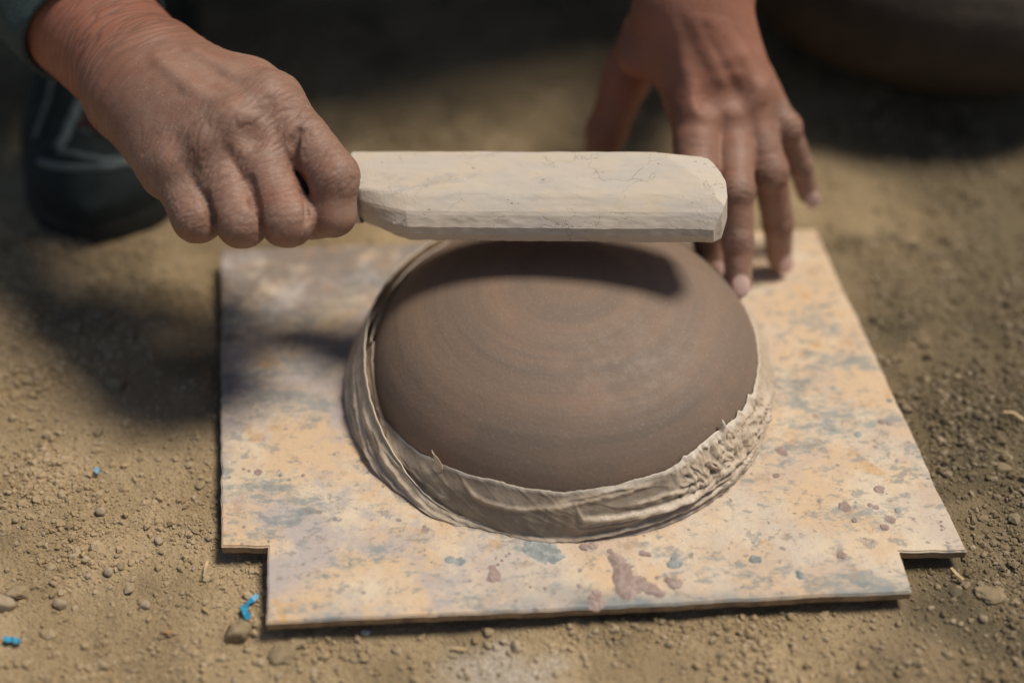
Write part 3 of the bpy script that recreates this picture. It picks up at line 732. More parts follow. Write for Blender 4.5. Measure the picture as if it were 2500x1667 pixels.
MM = .001
def right_hand():
    """the potter's right hand, closed round the paddle handle (at the left of the picture)"""
    J = dict(
        index=[at(672, 246, .667), at(815, 430, .652), at(812, 522, .657), at(760, 540, .682)],
        middle=[at(590, 305, .656), at(702, 535, .650), at(692, 548, .678), at(662, 500, .700)],
        ring=[at(507, 352, .658), at(590, 541, .648), at(584, 548, .676), at(562, 500, .698)],
        pinky=[at(418, 405, .664), at(482, 531, .652), at(484, 540, .676), at(470, 500, .695)])
    Rr = dict(index=[12.2, 11.0, 10.8, 9.0], middle=[12.2, 11.9, 10.6, 9.0], ring=[11.8, 11.3, 10.2, 9.0], pinky=[11.2, 10.9, 9.8, 8.4])
    wr = at(345, 188, .694)
    palm = [
        (at(415, 140, .692), J['index'][0], 14.0, 11.0), (at(370, 175, .690), J['middle'][0], 18, 11.6), (at(330, 215, .690), J['ring'][0], 18, 11.4),
        (at(300, 255, .692), J['pinky'][0], 11, 11.2), (at(320, 268, .70), at(404, 425, .668), 9.5, 10.5),
        (at(440, 172, .70), at(622, 226, .684), 11, 10), (at(618, 216, .682), at(668, 250, .676), 11, 10),
        (at(632, 278, .664), at(700, 345, .657), 11.2, 9.4), (at(548, 330, .662), at(606, 435, .656), 11.6, 9.2), (at(462, 380, .666), at(510, 470, .657), 11, 8.8),
        (at(400, 230, .70), at(560, 380, .690), 20, 16), (at(520, 335, .668), at(560, 405, .6655), 11, 10), (at(352, 195, .6885), at(548, 320, .6605), 19, 12), (at(318, 235, .6885), at(465, 375, .664), 18, 12)]
    fore = [(wr, at(160, 0, .727), 25.5, 28), (at(160, 0, .727), at(-160, -330, .80), 28, 38), (at(392, 148, .70), at(200, -45, .73), 17, 19), (at(278, 238, .70), at(110, 70, .73), 10.5, 14)]
    thumb = [(at(440, 170, .705), at(640, 262, .712), 15, 12), (at(640, 262, .712), at(740, 400, .716), 11.5, 10.5), (at(740, 400, .716), at(700, 510, .706), 10.5, 8.5)]
    def base(p):
        d = None
        for a, b, ra, rb in fore:
            v = cap(p, a, b, ra * MM, rb * MM); d = v if d is None else smin(d, v, .012)
        for a, b, ra, rb in palm: d = smin(d, cap(p, a, b, ra * MM, rb * MM), .013)
        fing = None
        for nm in ('pinky', 'ring', 'middle', 'index'):
            j, r = J[nm], Rr[nm]
            f = cap(p, j[0], j[1], r[0] * MM, r[1] * MM)
            mid = j[0] * .52 + j[1] * .48
            f = smin(f, cap(p, mid, j[1], (r[0] + r[1]) * .49 * MM, r[1] * 1.02 * MM), .003)
            f = smin(f, cap(p, j[1], j[2], r[1] * MM, r[2] * MM), .0035)
            fing = f if fing is None else smin(fing, f, .0012)
        d = smin(d, fing, .0065)
        d = smin(d, cap(p, at(722, 380, .668), at(758, 505, .672), .0105, .0105), .002)
        th = None
        for a, b, ra, rb in thumb:
            v = cap(p, a, b, ra * MM, rb * MM); th = v if th is None else smin(th, v, .004)
        d = smin(d, th, .004)
        for nm in ('pinky', 'ring', 'middle', 'index'):
            j, r = J[nm], Rr[nm]; d = smin(d, cap(p, j[2], j[3], r[2] * MM, r[3] * MM), .0015)
        return d
    # knuckle heads, tendons and the hollows between them, set on the skin that the first pass gives
    K = []
    for x, y, r, k in ((562, 292, 8, .009), (507, 346, 7, .009), (425, 398, 7, .009), (655, 238, 8, .010)):
        s = hit(base, x, y); K.append((s + ray(x, y) * (r * MM - .0010), r * MM, k))
    T = []
    for pts in ([(562, 292), (470, 220), (385, 150)], [(655, 235), (560, 185), (470, 130)]):
        q = [hit(base, *p) + ray(*p) * .0034 for p in pts]
        T += [(q[0], q[1]), (q[1], q[2])]
    PIT = []
    for x, y, rx, dp, k in ((613, 330, 5, .0018, .006),):
        s = hit(base, x, y); PIT.append((s - ray(x, y) * (rx * MM - dp), rx * MM, k))
    # wedge creases where the fingers part, carried up towards the knuckles
    GR = []
    for pts in ([(728, 322), (716, 345), (722, 400), (742, 470), (752, 540)], [(612, 440), (622, 500), (640, 575)], [(504, 480), (520, 530), (534, 580)]):
        q = [hit(base, *p) for p in pts]; GR += list(zip(q[:-1], q[1:]))
    def f(p):
        d = base(p)
        for c, r, k in K: d = smin(d, np.sqrt(((p - c) ** 2).sum(1)) - r, k)
        for a, b in T: d = smin(d, cap(p, a, b, .0028, .0026), .0045)
        for c, r, k in PIT: d = smax(d, r - np.sqrt(((p - c) ** 2).sum(1)), k)
        for a, b in GR: d = smax(d, -cap(p, a, b, .0013, .0016), .0030)
        return d
    pts = np.array([c for v in J.values() for c in v] + [a for a, *_ in palm + fore[:1]] + [fore[0][1]])
    lo = pts.min(0) - .034; hi = pts.max(0) + .034
    # forearm carries on past the cuff
    lo[0] -= .03; hi[1] += .045; hi[2] += .05
    V, F = field(f, lo, hi, .0007)
    me = mesh_np(V, F, 'tmp'); N = normals(me); bpy.data.meshes.remove(me)
    # wrinkles
    e, s, n = frame(at(160, 0, .727), wr)
    along = (V - wr) @ e
    wrist = np.exp(-((along + .012) / .034) ** 2)
    w1 = creases(V, e, s, n, .0030, 7, 3, .19)
    e2, s2, n2 = frame(wr, J['middle'][0])
    kn = sum(gauss(V, k, r) for k, r in ((J['middle'][0], .020), (J['ring'][0], .019), (J['pinky'][0], .019), (J['index'][0], .016), (at(613, 330, .645), .013), (at(512, 384, .645), .013), (at(740, 310, .655), .014)))
    kn = np.clip(kn, 0, 1)
    w2 = np.maximum(creases(V, e2, s2, n2, .0022, 5.5, 7, .17), .35 * creases(V, s2, e2, n2, .0030, 3.5, 9, .13))
    fw = np.zeros(len(V)); w3 = np.zeros(len(V)); pipw = np.zeros(len(V))
    for i, nm in enumerate(J):
        j = J[nm]; ef, sf, nf = frame(j[0], j[1])
        g = np.exp(-(cap(V, j[0] * .6 + j[1] * .4, j[1], .010, .010) / .006) ** 2)
        c = np.maximum(creases(V, ef, sf, nf, .0021, 4, 11 + i, .17), .5 * creases(V, sf, ef, nf, .0024, 4, 31 + i, .14))
        m = g > fw; w3[m] = c[m]; fw = np.maximum(fw, g)
        pipw = np.maximum(pipw, gauss(V, j[1], .017))
    pore = creases(V, e2, s2, n2, .0013, 1.6, 15, .2)
    cr = np.clip(.85 * wrist * w1 + .62 * kn * w2 + .75 * fw * w3 * (.45 + .55 * pipw) + .07 * pore, 0, 1)
    V = V - N * (cr * .00062)[:, None] + N * (.00016 * fbm(V * 95, 3, 23))[:, None]
    hand_along = (V - wr) @ e2
    red = sstep(.02, -.035, along) * .62
    red = np.maximum(red, .35 * gauss(V, at(720, 470, .645), .012) + .3 * gauss(V, at(620, 470, .645), .012))
    dust = .25 + .75 * sstep(-.005, .055, along) ; dust = np.clip(dust, 0, 1) * .72
    return V, F, dict(red=red, dust=dust, crease=cr, nail=np.zeros(len(V)))

def left_hand():
    """the potter's left hand, fingers spread on the board behind the bowl (at the right of the picture)"""
    J = dict(
        index=[atz(1697, 272, .105), atz(1700, 415, .088), atz(1720, 535, .058), atz(1737, 640, .032)],
        middle=[atz(1784, 258, .102), atz(1796, 465, .082), atz(1801, 590, .060), atz(1804, 690, .043)],
        ring=[atz(1824, 243, .105), atz(1878, 420, .080), atz(1899, 545, .046), atz(1903, 628, .023)],
        pinky=[atz(1843, 218, .104), atz(1918, 312, .092), atz(1953, 402, .068), atz(1972, 472, .048)])
    Rr = dict(index=[11.5, 10.8, 9.3, 7.3], middle=[10.8, 9.0, 8.0, 6.8], ring=[10.6, 9.2, 8.2, 6.9], pinky=[9.4, 7.8, 6.9, 5.7])
    wr = atz(1690, -15, .150)
    elbow = np.array([.31, .41, .31])
    palm = [(atz(1648, 40, .142), J['index'][0], 15, 11.0), (atz(1680, 20, .146), J['middle'][0], 17, 11), (atz(1715, 15, .146), J['ring'][0], 17, 10.2), (atz(1742, 20, .142), J['pinky'][0], 14, 9),
            (atz(1752, 60, .135), atz(1816, 190, .104), 11, 9), (atz(1612, 50, .132), atz(1566, 130, .118), 14, 13), (atz(1645, 90, .128), atz(1668, 240, .104), 14, 10.5),
            (atz(1668, 30, .144), (J['index'][0] + J['middle'][0]) / 2, 15, 10.6), (atz(1705, 20, .145), (J['ring'][0] + J['middle'][0]) / 2, 15, 10.4), (atz(1730, 20, .143), (J['ring'][0] + J['pinky'][0]) / 2, 14, 9.3)]
    far = wr + (elbow - wr) * .55
    fore = [(wr, far, 25, 31), (far, elbow, 31, 36), (atz(1632, -10, .145), far, 16, 26), (atz(1748, -10, .147), far, 14, 26)]
    thumb = [(atz(1580, 85, .112), atz(1530, 190, .086), 14, 13), (atz(1530, 190, .086), atz(1480, 325, .056), 13, 11), (atz(1480, 325, .056), atz(1450, 430, .032), 11, 8.5)]
    def base(p):
        d = None
        for a, b, ra, rb in fore:
            v = cap(p, a, b, ra * MM, rb * MM); d = v if d is None else smin(d, v, .012)
        for a, b, ra, rb in palm: d = smin(d, cap(p, a, b, ra * MM, rb * MM), .012)
        fing = None
        for nm in ('pinky', 'ring', 'middle', 'index'):
            j, r = J[nm], Rr[nm]; f = None
            for i in range(3):
                v = cap(p, j[i], j[i + 1], r[i] * MM, r[i + 1] * MM)
                if i == 0: v = smin(v, cap(p, j[0] * .45 + j[1] * .55, j[1], r[1] * 1.08 * MM, r[1] * .98 * MM), .003)
                f = v if f is None else smin(f, v, .003)
            f = smin(f, np.sqrt(((p - j[1] + AX_V * .0012) ** 2).sum(1)) - r[1] * .98 * MM, .003)   # the middle knuckle
            fing = f if fing is None else smin(fing, f, .0025)
        d = smin(d, fing, .009)
        th = None
        for a, b, ra, rb in thumb:
            v = cap(p, a, b, ra * MM, rb * MM); th = v if th is None else smin(th, v, .005)
        return smin(d, th, .012)
    K, T, PIT = [], [], []
    for x, y, r in ((1700, 268, 7), (1784, 255, 6.5), (1826, 240, 6), (1848, 218, 6)):
        s = hit(base, x, y, .6, .95); K.append((s + ray(x, y) * (r * MM - .0008), r * MM))
    for a, b in (((1700, 268), (1650, 60)), ((1784, 255), (1690, 50)), ((1826, 240), (1725, 50)), ((1848, 218), (1755, 60))):
        m = ((a[0] + b[0]) / 2, (a[1] + b[1]) / 2)
        q = [hit(base, *z, .6, .95) + ray(*z) * .0036 for z in (a, m, b)]; T += [(q[0], q[1]), (q[1], q[2])]
    for x, y in ((1742, 240), (1806, 232)):
        s = hit(base, x, y, .6, .95); PIT.append((s - ray(x, y) * .0060, .007))
    # nails: a shallow plate let into the back of each finger end
    NA = []
    for nm in J:
        j, r = J[nm], Rr[nm]; e = (j[3] - j[2]); e /= np.linalg.norm(e)
        up = -AX_V - e * (-AX_V @ e)
        if nm == 'ring': up = up + np.array([.35, 0, 0])
        up -= e * (up @ e); up /= np.linalg.norm(up)
        NA.append((j[3] + e * .0015 + up * r[3] * .86 * MM, np.stack([e, np.cross(up, e), up], 1), r[3]))
    def f(p):
        d = base(p)
        for c, r in K: d = smin(d, np.sqrt(((p - c) ** 2).sum(1)) - r, .006)
        for a, b in T: d = smin(d, cap(p, a, b, .0024, .0022), .005)
        for c, r in PIT: d = smax(d, r - np.sqrt(((p - c) ** 2).sum(1)), .006)
        for c, R, r in NA: d = smin(d, ell(p, c, np.array([6.2, r * .72, 1.5]) * MM, R), .0006)
        return d
    pts = np.array([c for v in J.values() for c in v] + [thumb[-1][1], wr, wr + (far - wr) * .8, thumb[0][0]])
    V, F = field(f, pts.min(0) - .032, pts.max(0) + .034, .0009)
    me = mesh_np(V, F, 'tmp'); N = normals(me); bpy.data.meshes.remove(me)
    cr = np.zeros(len(V)); dust = np.full(len(V), .25); nail = np.zeros(len(V))
    e, s, n = frame(wr, J['middle'][0]); along = (V - wr) @ e
    kn = np.clip(sum(gauss(V, J[k][0], .014) for k in J), 0, 1)
    cr = np.maximum(cr, .6 * kn * creases(V, e, s, n, .0022, 4, 3, .17))
    for i, nm in enumerate(J):
        j = J[nm]; ef, sf, nf = frame(j[0], j[1])
        for q, rr in ((1, .009), (2, .006)): cr = np.maximum(cr, gauss(V, j[q] - AX_V * .007, rr * 1.3) * creases(V, ef, sf, nf, .0019, 6, 11 + i, .2))
        dust = np.maximum(dust, .85 * sstep(.016, .008, np.minimum(cap(V, j[0] * .3 + j[1] * .7, j[2], .0, .0), cap(V, j[2], j[3], 0., 0.))))
        dust = np.maximum(dust, .9 * gauss(V, j[1] - AX_V * .007, .010))
    for c, R, r in NA:
        q = (V - c) @ R; nail = np.maximum(nail, sstep(1.12, .92, np.sqrt((q[:, 0] / .0062) ** 2 + (q[:, 1] / (r * .72 * MM)) ** 2)) * sstep(-.0012, .0, q[:, 2]))
    V = V - N * (cr * .0004)[:, None] + N * (.0003 * fbm(V * 95, 3, 23))[:, None]
    red = sstep(.075, .03, along) * .34
    return V, F, dict(red=red, dust=dust * (1 - nail), crease=cr * (1 - nail), nail=nail), elbow

def potter():
    root = empty('person', (0, .62, 0))
    tag(root, 'person squatting behind the board, beating the bowl with a paddle, dusty hands, slate sleeves', 'person')
    RV, RF, RA = right_hand(); LV, LF, LA, elbL = left_hand()
    elbR = at(-160, -330, .80)
    # body behind and above the frame
    sh = np.array([-.17, .42, .54]); shl = np.array([.22, .39, .54]); hip = np.array([.01, .66, .22]); chest = np.array([.02, .47, .50]); neck = np.array([.03, .37, .60]); head = np.array([.03, .29, .70])
    hR, hL = np.array([-.10, .65, .20]), np.array([.12, .65, .20]); kR, kL = np.array([-.25, .42, .47]), np.array([.10, .365, .46]); aR, aL = np.array([-.262, .365, .10]), np.array([.30, .60, .09])
    arms = [(sh, elbR, .05, .041), (shl, elbL, .05, .040)]
    core = [(hip, chest, .125, .13), (chest, neck, .12, .055), (sh, shl, .06, .06)]
    legs = [(hR, kR, .085, .062), (kR, aR, .058, .042), (hL, kL, .085, .062), (kL, aL, .058, .042)]
    feet = [(aR - [0, 0, .04], np.array([-.245, .19, .035]), .03, .018), (aL - [0, 0, .04], np.array([.315, .46, .035]), .03, .018)]
    fa = [(elbR, at(90, -70, .745), .039, .030), (elbL, elbL * .5 + atz(1690, -15, .150) * .5, .036, .029)]
    def face(p):
        d = ell(p, head, (.075, .095, .115)); d = smin(d, ell(p, head + [0, -.035, -.06], (.055, .06, .06)), .03)
        d = smin(d, cap(p, head + [0, -.088, .012], head + [0, -.108, -.022], .008, .013), .012)      # nose
        d = smin(d, ell(p, head + [0, -.090, -.058], (.024, .010, .008)), .008)                     # lips
        for s in (-1, 1):
            d = smax(d, -ell(p, head + [s * .031, -.096, .016], (.018, .014, .010)), .012)           # eye sockets
            d = smin(d, ell(p, head + [s * .031, -.078, .015], (.013, .012, .010)), .003)            # eyes
            d = smin(d, ell(p, head + [s * .078, .005, -.005], (.010, .020, .032)), .006)            # ears
        return d
    def body(p):
        d = face(p)
        d = smin(d, cap(p, neck - [0, 0, .03], head - [0, -.02, .07], .055, .052), .03)
        for L, k in ((core, .06), (legs, .05), (feet, .02), (arms, .04), (fa, .02)):
            for a, b, ra, rb in L: d = smin(d, cap(p, np.asarray(a), np.asarray(b), ra, rb), k)
        return d
    BV, BF = field(body, (-.52, .08, .005), (.58, .92, .92), .0075)
    V = np.r_[RV, LV, BV]; F = np.r_[RF, LF + len(RV), BF + len(RV) + len(LV)]
    me = mesh_np(V, F, 'body')
    for nm in ('red', 'dust', 'crease', 'nail'): attr(me, nm, np.r_[RA[nm], LA[nm], np.zeros(len(BV))])
    obj('body', me, M['skin'], root)
    # shirt and trousers
    def shirt(p):
        d = None
        for a, b, ra, rb in core + arms: v = cap(p, np.asarray(a), np.asarray(b), ra + .012, rb + .012); d = v if d is None else smin(d, v, .06)
        for a, b, ra, rb in (fa[0], (fa[1][0], fa[1][0] * .6 + fa[1][1] * .4, .036, .033)): d = smin(d, cap(p, np.asarray(a), np.asarray(b), ra + .009, rb + .007), .02)
        d = smax(d, p[:, 2] - .63, .01)
        return d + .004 * noise(p * 22, 5) + .003 * noise(p * 50, 6)
    SV, SF = field(shirt, (-.56, .12, .05), (.60, .95, .72), .007)
    keep = ((SV[SF].mean(1) - at(215, 60, .72)) @ (frame(at(-160, -330, .80), at(160, 0, .727))[0])) < -.02
    far_ = (SV[SF].mean(1)[:, 0] > -.02)
    sme = mesh_np(SV, SF[keep | far_], 'shirt'); obj('shirt', sme, M['sleeve'], root)
    def pants(p):
        d = None
        for a, b, ra, rb in [(hR, kR, .10, .078), (kR, aR, .076, .056), (hL, kL, .11, .095), (kL, aL, .076, .056), (hR, hL, .12, .12)]:
            v = cap(p, np.asarray(a), np.asarray(b), ra, rb); d = v if d is None else smin(d, v, .05)
        return d + .005 * noise(p * 18, 7) + .003 * noise(p * 45, 8)
    TV, TF = field(pants, (-.50, .22, .02), (.56, .95, .64), .008)
    obj('trousers', mesh_np(TV, TF, 'trousers'), M['trousers'], root)
    # hair cap
    def hair(p):
        d = ell(p, head + [0, .012, .018], (.083, .100, .112)); return smax(d, -(p - head) @ np.array([0, .72, .69]) + .0, .02) + .003 * noise(p * 60, 3)
    HV, HF = field(hair, head - .14, head + .16, .006); obj('hair', mesh_np(HV, HF, 'hair'), M['hair'], root)
    # cuff of the right sleeve: a tube with hem and soft folds
    a, b = at(-170, -330, .795), at(229, 69, .716)
    e = (b - a) / np.linalg.norm(b - a); s = np.cross(e, AX_V); s /= np.linalg.norm(s); u = np.cross(s, e)
    low = -np.array([1., 0, 0]) - AX_U; shear = -.25 * np.sign(s @ low)      # the cuff sits askew, further back underneath
    Lc = np.linalg.norm(b - a); NU, NV = 90, 70; V = []
    th = np.linspace(0, 2 * math.pi, NU, endpoint=False)
    for i in range(NV):
        t = i / (NV - 1); r = .047 + (.0358 - .047) * t
        rr = r + .0014 * noise(np.c_[np.cos(th) * 2, np.sin(th) * 2, th * 0 + t * 7], 4) * (1 - .6 * t) + .0008 * noise(np.c_[np.cos(th) * 5, np.sin(th) * 5, th * 0 + t * 16], 5)
        hem = .0012 * sstep(.90, .915, t) - .0009 * math.exp(-((t - .905) / .006) ** 2)
        rr = rr + hem
        c = a + (b - a) * t
        V.append(c + (rr * np.cos(th))[:, None] * s + (rr * np.sin(th) * .92)[:, None] * u + (shear * rr * np.cos(th) * sstep(.3, 1, t))[:, None] * e)
    for t, dr in ((.995, -.0022), (.93, -.003)):    # turn the hem inward
        c = a + (b - a) * t; V.append(c + (shear * .0358 * np.cos(th))[:, None] * e + ((.0358 + dr) * np.cos(th))[:, None] * s + ((.0358 + dr) * np.sin(th) * .92)[:, None] * u)
    V = np.concatenate(V); nr = NV + 2
    i, j = np.meshgrid(np.arange(nr - 1), np.arange(NU), indexing='ij'); j2 = (j + 1) % NU
    F = np.stack([i * NU + j, (i + 1) * NU + j, (i + 1) * NU + j2, i * NU + j2], -1).reshape(-1, 4)
    obj('sleeve', mesh_np(V, F, 'sleeve'), M['sleeve'], root)
    # sneakers
    def spl(t, xs, ys):   # interpolation with rounded corners
        return np.mean([np.interp(t + q * min(1, 6 * (1 - t), 6 * t + .1), xs, ys) for q in np.linspace(-.07, .07, 9)])
    def sneaker(heel, toe, w):
        ax = toe - heel; L = np.linalg.norm(ax); ax /= L; sd = np.array([ax[1], -ax[0], 0.]); up = np.array([0, 0, 1.])
        def half(t): return w * spl(t, [0, .08, .25, .45, .68, .85, .95, 1], [.30, .62, .72, .74, .98, .88, .58, .02])
        def top(t): return spl(t, [0, .1, .3, .45, .62, .8, .93, 1], [.085, .10, .098, .088, .068, .054, .042, .026])
        def build(zf, wf, nz=14, m=.0):
            T = np.linspace(0, 1, 60); V = []
            for t in list(T) + [1.0]:
                hw, tp = half(t), top(t)
                if len(V) >= 60 * nz: hw *= 0.; tp *= .5
                for a_ in np.linspace(0, math.pi, nz):
                    cx = math.copysign(abs(math.cos(a_)) ** .55, math.cos(a_)); sz = math.sin(a_) ** .6
                    V.append(heel + ax * (t * L) + sd * (cx * hw * wf) + up * zf(sz, tp))
            V = np.array(V); F = grid_faces(61, nz); return V, F
        o = obj('sneaker', mesh_np(*build(lambda sz, tp: .016 + sz * (tp - .016), 1.0, 26), 'sneaker'), M['shoe'], root)
        V, F = build(lambda sz, tp: .003 + sz * .019, 1.07, 12); obj('sole', mesh_np(V, F, 'sole'), M['sole'], o)
        def surf(t, a_):
            hw, tp = half(t), top(t); cx = math.copysign(abs(math.cos(a_)) ** .55, math.cos(a_)); sz = abs(math.sin(a_)) ** .6
            return heel + ax * (t * L) + sd * (cx * hw) + up * (.016 + sz * (tp - .016))
        def strip(line, wid, mat, name='stripe'):
            n = 26; P = []; Lp = np.array(line); tt = np.linspace(0, len(line) - 1, n)
            for q in tt: P.append(surf(np.interp(q, range(len(line)), Lp[:, 0]), math.radians(np.interp(q, range(len(line)), Lp[:, 1]))))
            P = np.array(P); tg = np.gradient(P, axis=0); tg /= np.linalg.norm(tg, axis=1)[:, None]
            cen = heel + ax * (L * .5) + up * .03
            nr_ = P - cen; nr_ -= tg * (nr_ * tg).sum(1)[:, None]; nr_ /= np.linalg.norm(nr_, axis=1)[:, None]; sdv = np.cross(tg, nr_)
            V = np.concatenate([[p + nn * hgt + ss * k * wid for k, hgt in ((-1, -.001), (-.8, .0016), (.8, .0016), (1, -.001))] for p, nn, ss in zip(P, nr_, sdv)])
            obj(name, mesh_np(V, grid_faces(n, 4), name), mat, o)
        return strip, surf, o
    st, sf, so = sneaker(np.array([-.262, .400, .0]), np.array([-.238, .110, .0]), .053)
    G = [(t, a) for t in np.linspace(.3, .97, 90) for a in range(12, 170, 2)]
    Q = np.array([sf(t, math.radians(a)) for t, a in G]); q = Q - CAM
    QP = np.c_[1250 + FPX * q[:, 0] / (q @ AX_V), 833.5 - FPX * (q @ AX_U) / (q @ AX_V)]
    def on(pts): return [G[int(np.argmin(((QP - np.array(p)) ** 2).sum(1)))] for p in pts]
    st(on([(205, 235), (185, 275), (160, 330), (143, 366)]), .0030, M['stripe'])
    st(on([(143, 366), (190, 380), (240, 388), (300, 388), (350, 378)]), .0015, M['stripe'])
    st(on([(92, 395), (140, 404), (200, 410), (270, 410), (340, 402)]), .0022, M['stripe'])
    st(on([(128, 195), (118, 240), (104, 290), (85, 340)]), .0012, M['stripe'])
    st(on([(205, 310), (235, 325), (270, 330)]), .008, M['red'], 'tongue_patch')
    for y in (255, 285, 312): st(on([(190, y), (215, y + 12), (250, y + 8)]), .0014, M['stripe'], 'lace')
    sneaker(np.array([.297, .67, .0]), np.array([.32, .385, .0]), .050)
potter()

# ------------------------------------------------------------------ dark pot standing in the shade, cropped by the frame
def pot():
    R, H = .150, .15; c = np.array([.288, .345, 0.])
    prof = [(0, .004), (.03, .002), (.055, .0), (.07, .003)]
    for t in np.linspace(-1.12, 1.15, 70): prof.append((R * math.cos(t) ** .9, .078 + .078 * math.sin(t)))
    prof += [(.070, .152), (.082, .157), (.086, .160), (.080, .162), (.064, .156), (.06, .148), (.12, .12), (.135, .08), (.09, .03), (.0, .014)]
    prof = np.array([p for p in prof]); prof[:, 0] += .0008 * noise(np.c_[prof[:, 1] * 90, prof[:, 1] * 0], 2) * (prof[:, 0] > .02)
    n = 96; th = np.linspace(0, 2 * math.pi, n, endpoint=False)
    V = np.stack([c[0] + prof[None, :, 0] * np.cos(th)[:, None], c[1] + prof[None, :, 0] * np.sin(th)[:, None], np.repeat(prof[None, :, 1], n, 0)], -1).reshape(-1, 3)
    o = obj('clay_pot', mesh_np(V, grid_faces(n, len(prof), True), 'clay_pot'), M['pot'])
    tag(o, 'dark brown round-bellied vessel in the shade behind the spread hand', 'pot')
pot()

# ------------------------------------------------------------------ stones, clods and litter on the soil
def rock(name, px, r, mat, label=None, cat='stone', group=None, flat=.7, seed=0, me=None, ang=0., sub=3, bury=.42):
    import bmesh
    if me is None:
        bm = bmesh.new(); bmesh.ops.create_icosphere(bm, subdivisions=sub, radius=1)
        V = np.array([v.co[:] for v in bm.verts])
        d = 1 + .30 * noise(V * 1.3 + seed * 7.1, seed) + .20 * noise(V * 2.7 + seed, seed + 1) + (.12 * noise(V * 6 + seed, seed + 2) if sub > 2 else 0)
        V = V * d[:, None]
        for _ in range(9):   # broken faces
            nrm = rng.normal(size=3); nrm /= np.linalg.norm(nrm); dd = V @ nrm - rng.uniform(.58, .82); V = V - np.clip(dd, 0, 9)[:, None] * nrm * .85
        for v, q in zip(bm.verts, V): v.co = q
        me = bpy.data.meshes.new(name); bm.to_mesh(me); bm.free(); me.polygons.foreach_set('use_smooth', np.ones(len(me.polygons), bool))
        for v in me.vertices: v.co *= r
        me['size'] = r
    k_ = r / me['size']
    p = atz(*px, .002) if len(px) == 2 else np.array(px)
    z = ground_h(p[None, :2])[0]
    o = obj(name, me, mat); o.location = (p[0], p[1], z + r * flat * (1 - bury * 1.6)); o.scale = (k_, k_ * .85, k_ * flat); o.rotation_euler = (0, 0, ang)
    tag(o, label, cat, group); return o
rock('soil_clod', (578, 1545), .0066, M['clod'], 'lumpy brown clod of soil by the notched left front corner of the board', 'clod', seed=1, ang=.4, flat=.8, sub=4)
rock('soil_clod', (690, 1588), .0070, M['clod'], 'broad flat pale clod under the left end of the board front edge', 'clod', seed=2, flat=.35, sub=4)
rock('soil_clod', (722, 1566), .0042, M['clod'], 'small clod leaning against the broad flat pale clod', 'clod', seed=8, flat=.5)
rock('stone', (38, 1452), .0058, M['clod'], 'rounded brown stone at the left edge of the picture', seed=3, flat=.75, sub=4)
rock('stone', (8, 1482), .0062, M['stone'], 'pale stone cut off by the left border, beside the rounded brown stone', seed=12, flat=.75)
rock('stone', (2420, 1457), .0060, M['clod'], 'long angular dark stone to the right of the right front notch', seed=4, flat=.42, ang=-.35, sub=4).scale[0] *= 1.25
rock('stone', (282, 940), .0066, M['clod'], 'brown lump in the forearm shadow left of the board', seed=5, flat=.7)
rock('stone', (352, 1475), .0030, M['stone'], 'small pale pebble shaped like a tooth, left of the blue strip', seed=6, flat=.9)
rock('stone', (148, 1475), .0034, M['stone'], 'upright pale pebble near the rounded brown stone at left', seed=7, flat=.9)
rock('stone', (2215, 600), .0060, M['clod'], 'dark lump of soil on the ground right of the spread hand', seed=9, flat=.6)
rock('stone', (2450, 1140), .0046, M['clod'], 'ring-shaped dark lump near the right border of the picture', seed=10, flat=.6)
rock('stone', (892, 1537), .0022, mat_flat('white_pebble', (.62, .60, .55)), 'tiny white pebble in front of the board edge', seed=11, flat=.6)
kinds = [rock('pebble', (-9 + i, -9, 0), .002, M['stone' if i % 2 else 'clod'], seed=20 + i, sub=2) for i in range(6)]
meshes = [o.data for o in kinds]
for o in kinds: bpy.data.objects.remove(o)
zones = [((0, 520), (1050, 1660), 34, 'left of the board'), ((520, 1250), (1530, 1660), 24, 'in front of the left half of the board'), ((1250, 2280), (1480, 1660), 30, 'in front of the right half of the board'),
         ((2290, 2490), (1150, 1660), 16, 'beyond the right notch of the board'), ((0, 520), (620, 1000), 10, 'in the forearm shadow'), ((2180, 2480), (600, 1100), 12, 'right of the board')]
for (x0, x1), (y0, y1), n, where in zones:
    for _ in range(n):
        px = (rng.uniform(x0, x1), rng.uniform(y0, y1)); p = atz(*px, .002)
        if in_board(p[None, :2], -.02)[0]: continue
        i = int(rng.integers(6)); r = .0012 * (1 + rng.pareto(3.4)); r = min(r, .0030)
        o = rock('pebble', px, r, None, me=meshes[i], ang=rng.uniform(0, 6.28), flat=rng.uniform(.55, .9))
        tag(o, 'small tan pebble loose on the soil ' + where, 'pebble', 'loose tan pebbles ' + where)

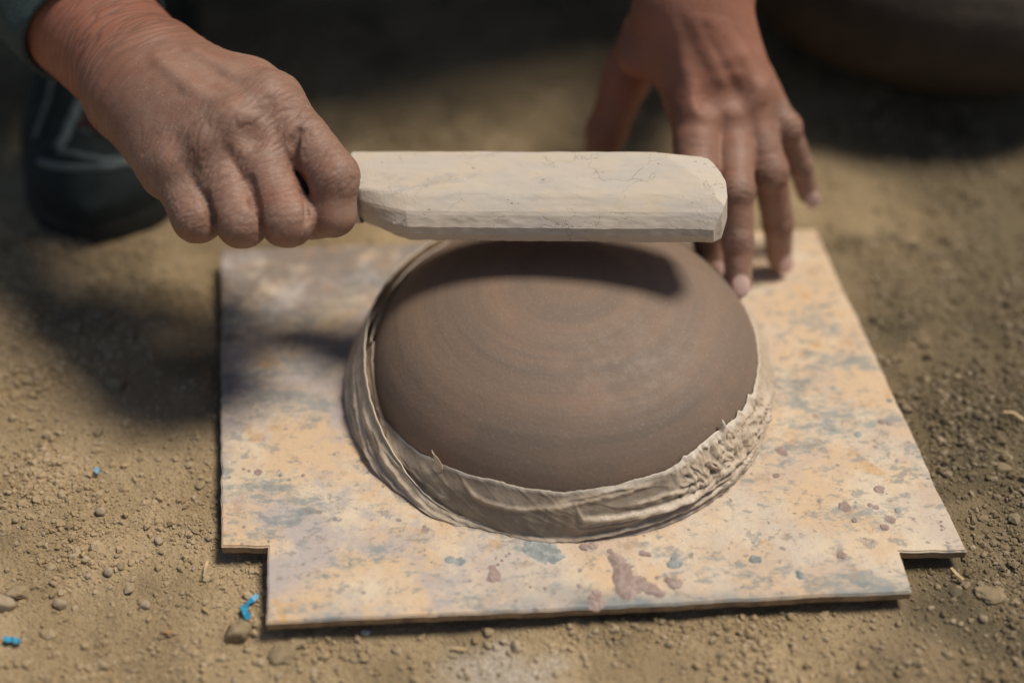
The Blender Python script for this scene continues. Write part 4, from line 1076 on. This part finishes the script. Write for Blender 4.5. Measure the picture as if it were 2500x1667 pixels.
def ribbon(name, pts, wid, mat, label, cat, lift=.0025, twist=.0, thick=.0003):
    V = []
    P = np.array([atz(x, y, .004) for x, y in pts]); P[:, 2] = ground_h(P[:, :2]) + lift
    n = len(P); tg = np.gradient(P, axis=0); tg /= np.linalg.norm(tg, axis=1)[:, None]
    for i in range(n):
        sdv = np.cross(tg[i], [0, 0, 1]); sdv /= np.linalg.norm(sdv); w = wid[i] if hasattr(wid, '__len__') else wid
        tw = twist * math.sin(i * 1.9 + .6); q = sdv * math.cos(tw) + np.array([0, 0, 1]) * math.sin(tw)
        V += [P[i] - q * w, P[i] + q * w]
    me = mesh_np(np.array(V), grid_faces(n, 2), name, smooth=False); o = obj(name, me, mat)
    so = o.modifiers.new('thickness', 'SOLIDIFY'); so.thickness = thick; so.offset = 0
    return tag(o, label, cat)
ribbon('plastic_strip', [(630, 1455), (618, 1466), (606, 1474), (596, 1484), (598, 1496), (604, 1502), (606, 1513)], [.0010, .0014, .0013, .0018, .0012, .0016, .0014], M['blue'], 'bent strip of bright blue plastic beside the notched left front corner of the board', 'plastic scrap', .0034, .55)
ribbon('plastic_strip', [(12, 1560), (22, 1566), (32, 1563), (42, 1568), (52, 1564)], [.0010, .0015, .0011, .0015, .0009], M['blue'], 'short blue plastic scrap near the bottom left corner of the picture', 'plastic scrap', .003, .4)
ribbon('plastic_chip', [(236, 1144), (238, 1153), (240, 1160)], [.0009, .0014, .0006], mat_flat('pale_blue_plastic', (.20, .36, .48)), 'tiny pale blue chip on the soil left of the board', 'plastic scrap', .003, .3)
ribbon('straw', [(508, 1372), (505, 1385), (502, 1398), (498, 1412)], [.0003, .0008, .0007, .0002], M['straw'], 'blade of dry straw standing below the left notch of the board', 'straw', .0035, .4)
ribbon('straw', [(1100, 1571), (1120, 1574), (1140, 1577)], .0005, M['straw'], 'straight bit of straw in front of the board', 'straw', .0022)
ribbon('straw', [(2322, 1385), (2338, 1402), (2352, 1416)], .0007, M['straw'], 'pale splinter of straw on the soil near the right notch of the board', 'straw', .003)
ribbon('straw', [(2450, 1005), (2475, 1012), (2500, 1024)], .0008, M['straw'], 'thin pale twig at the right border of the picture', 'straw', .003)
ribbon('straw', [(400, 1540), (412, 1544), (424, 1543)], .0006, mat_flat('brown_straw', (.42, .24, .10)), 'brown fleck of straw left of the lumpy brown clod', 'straw', .003)
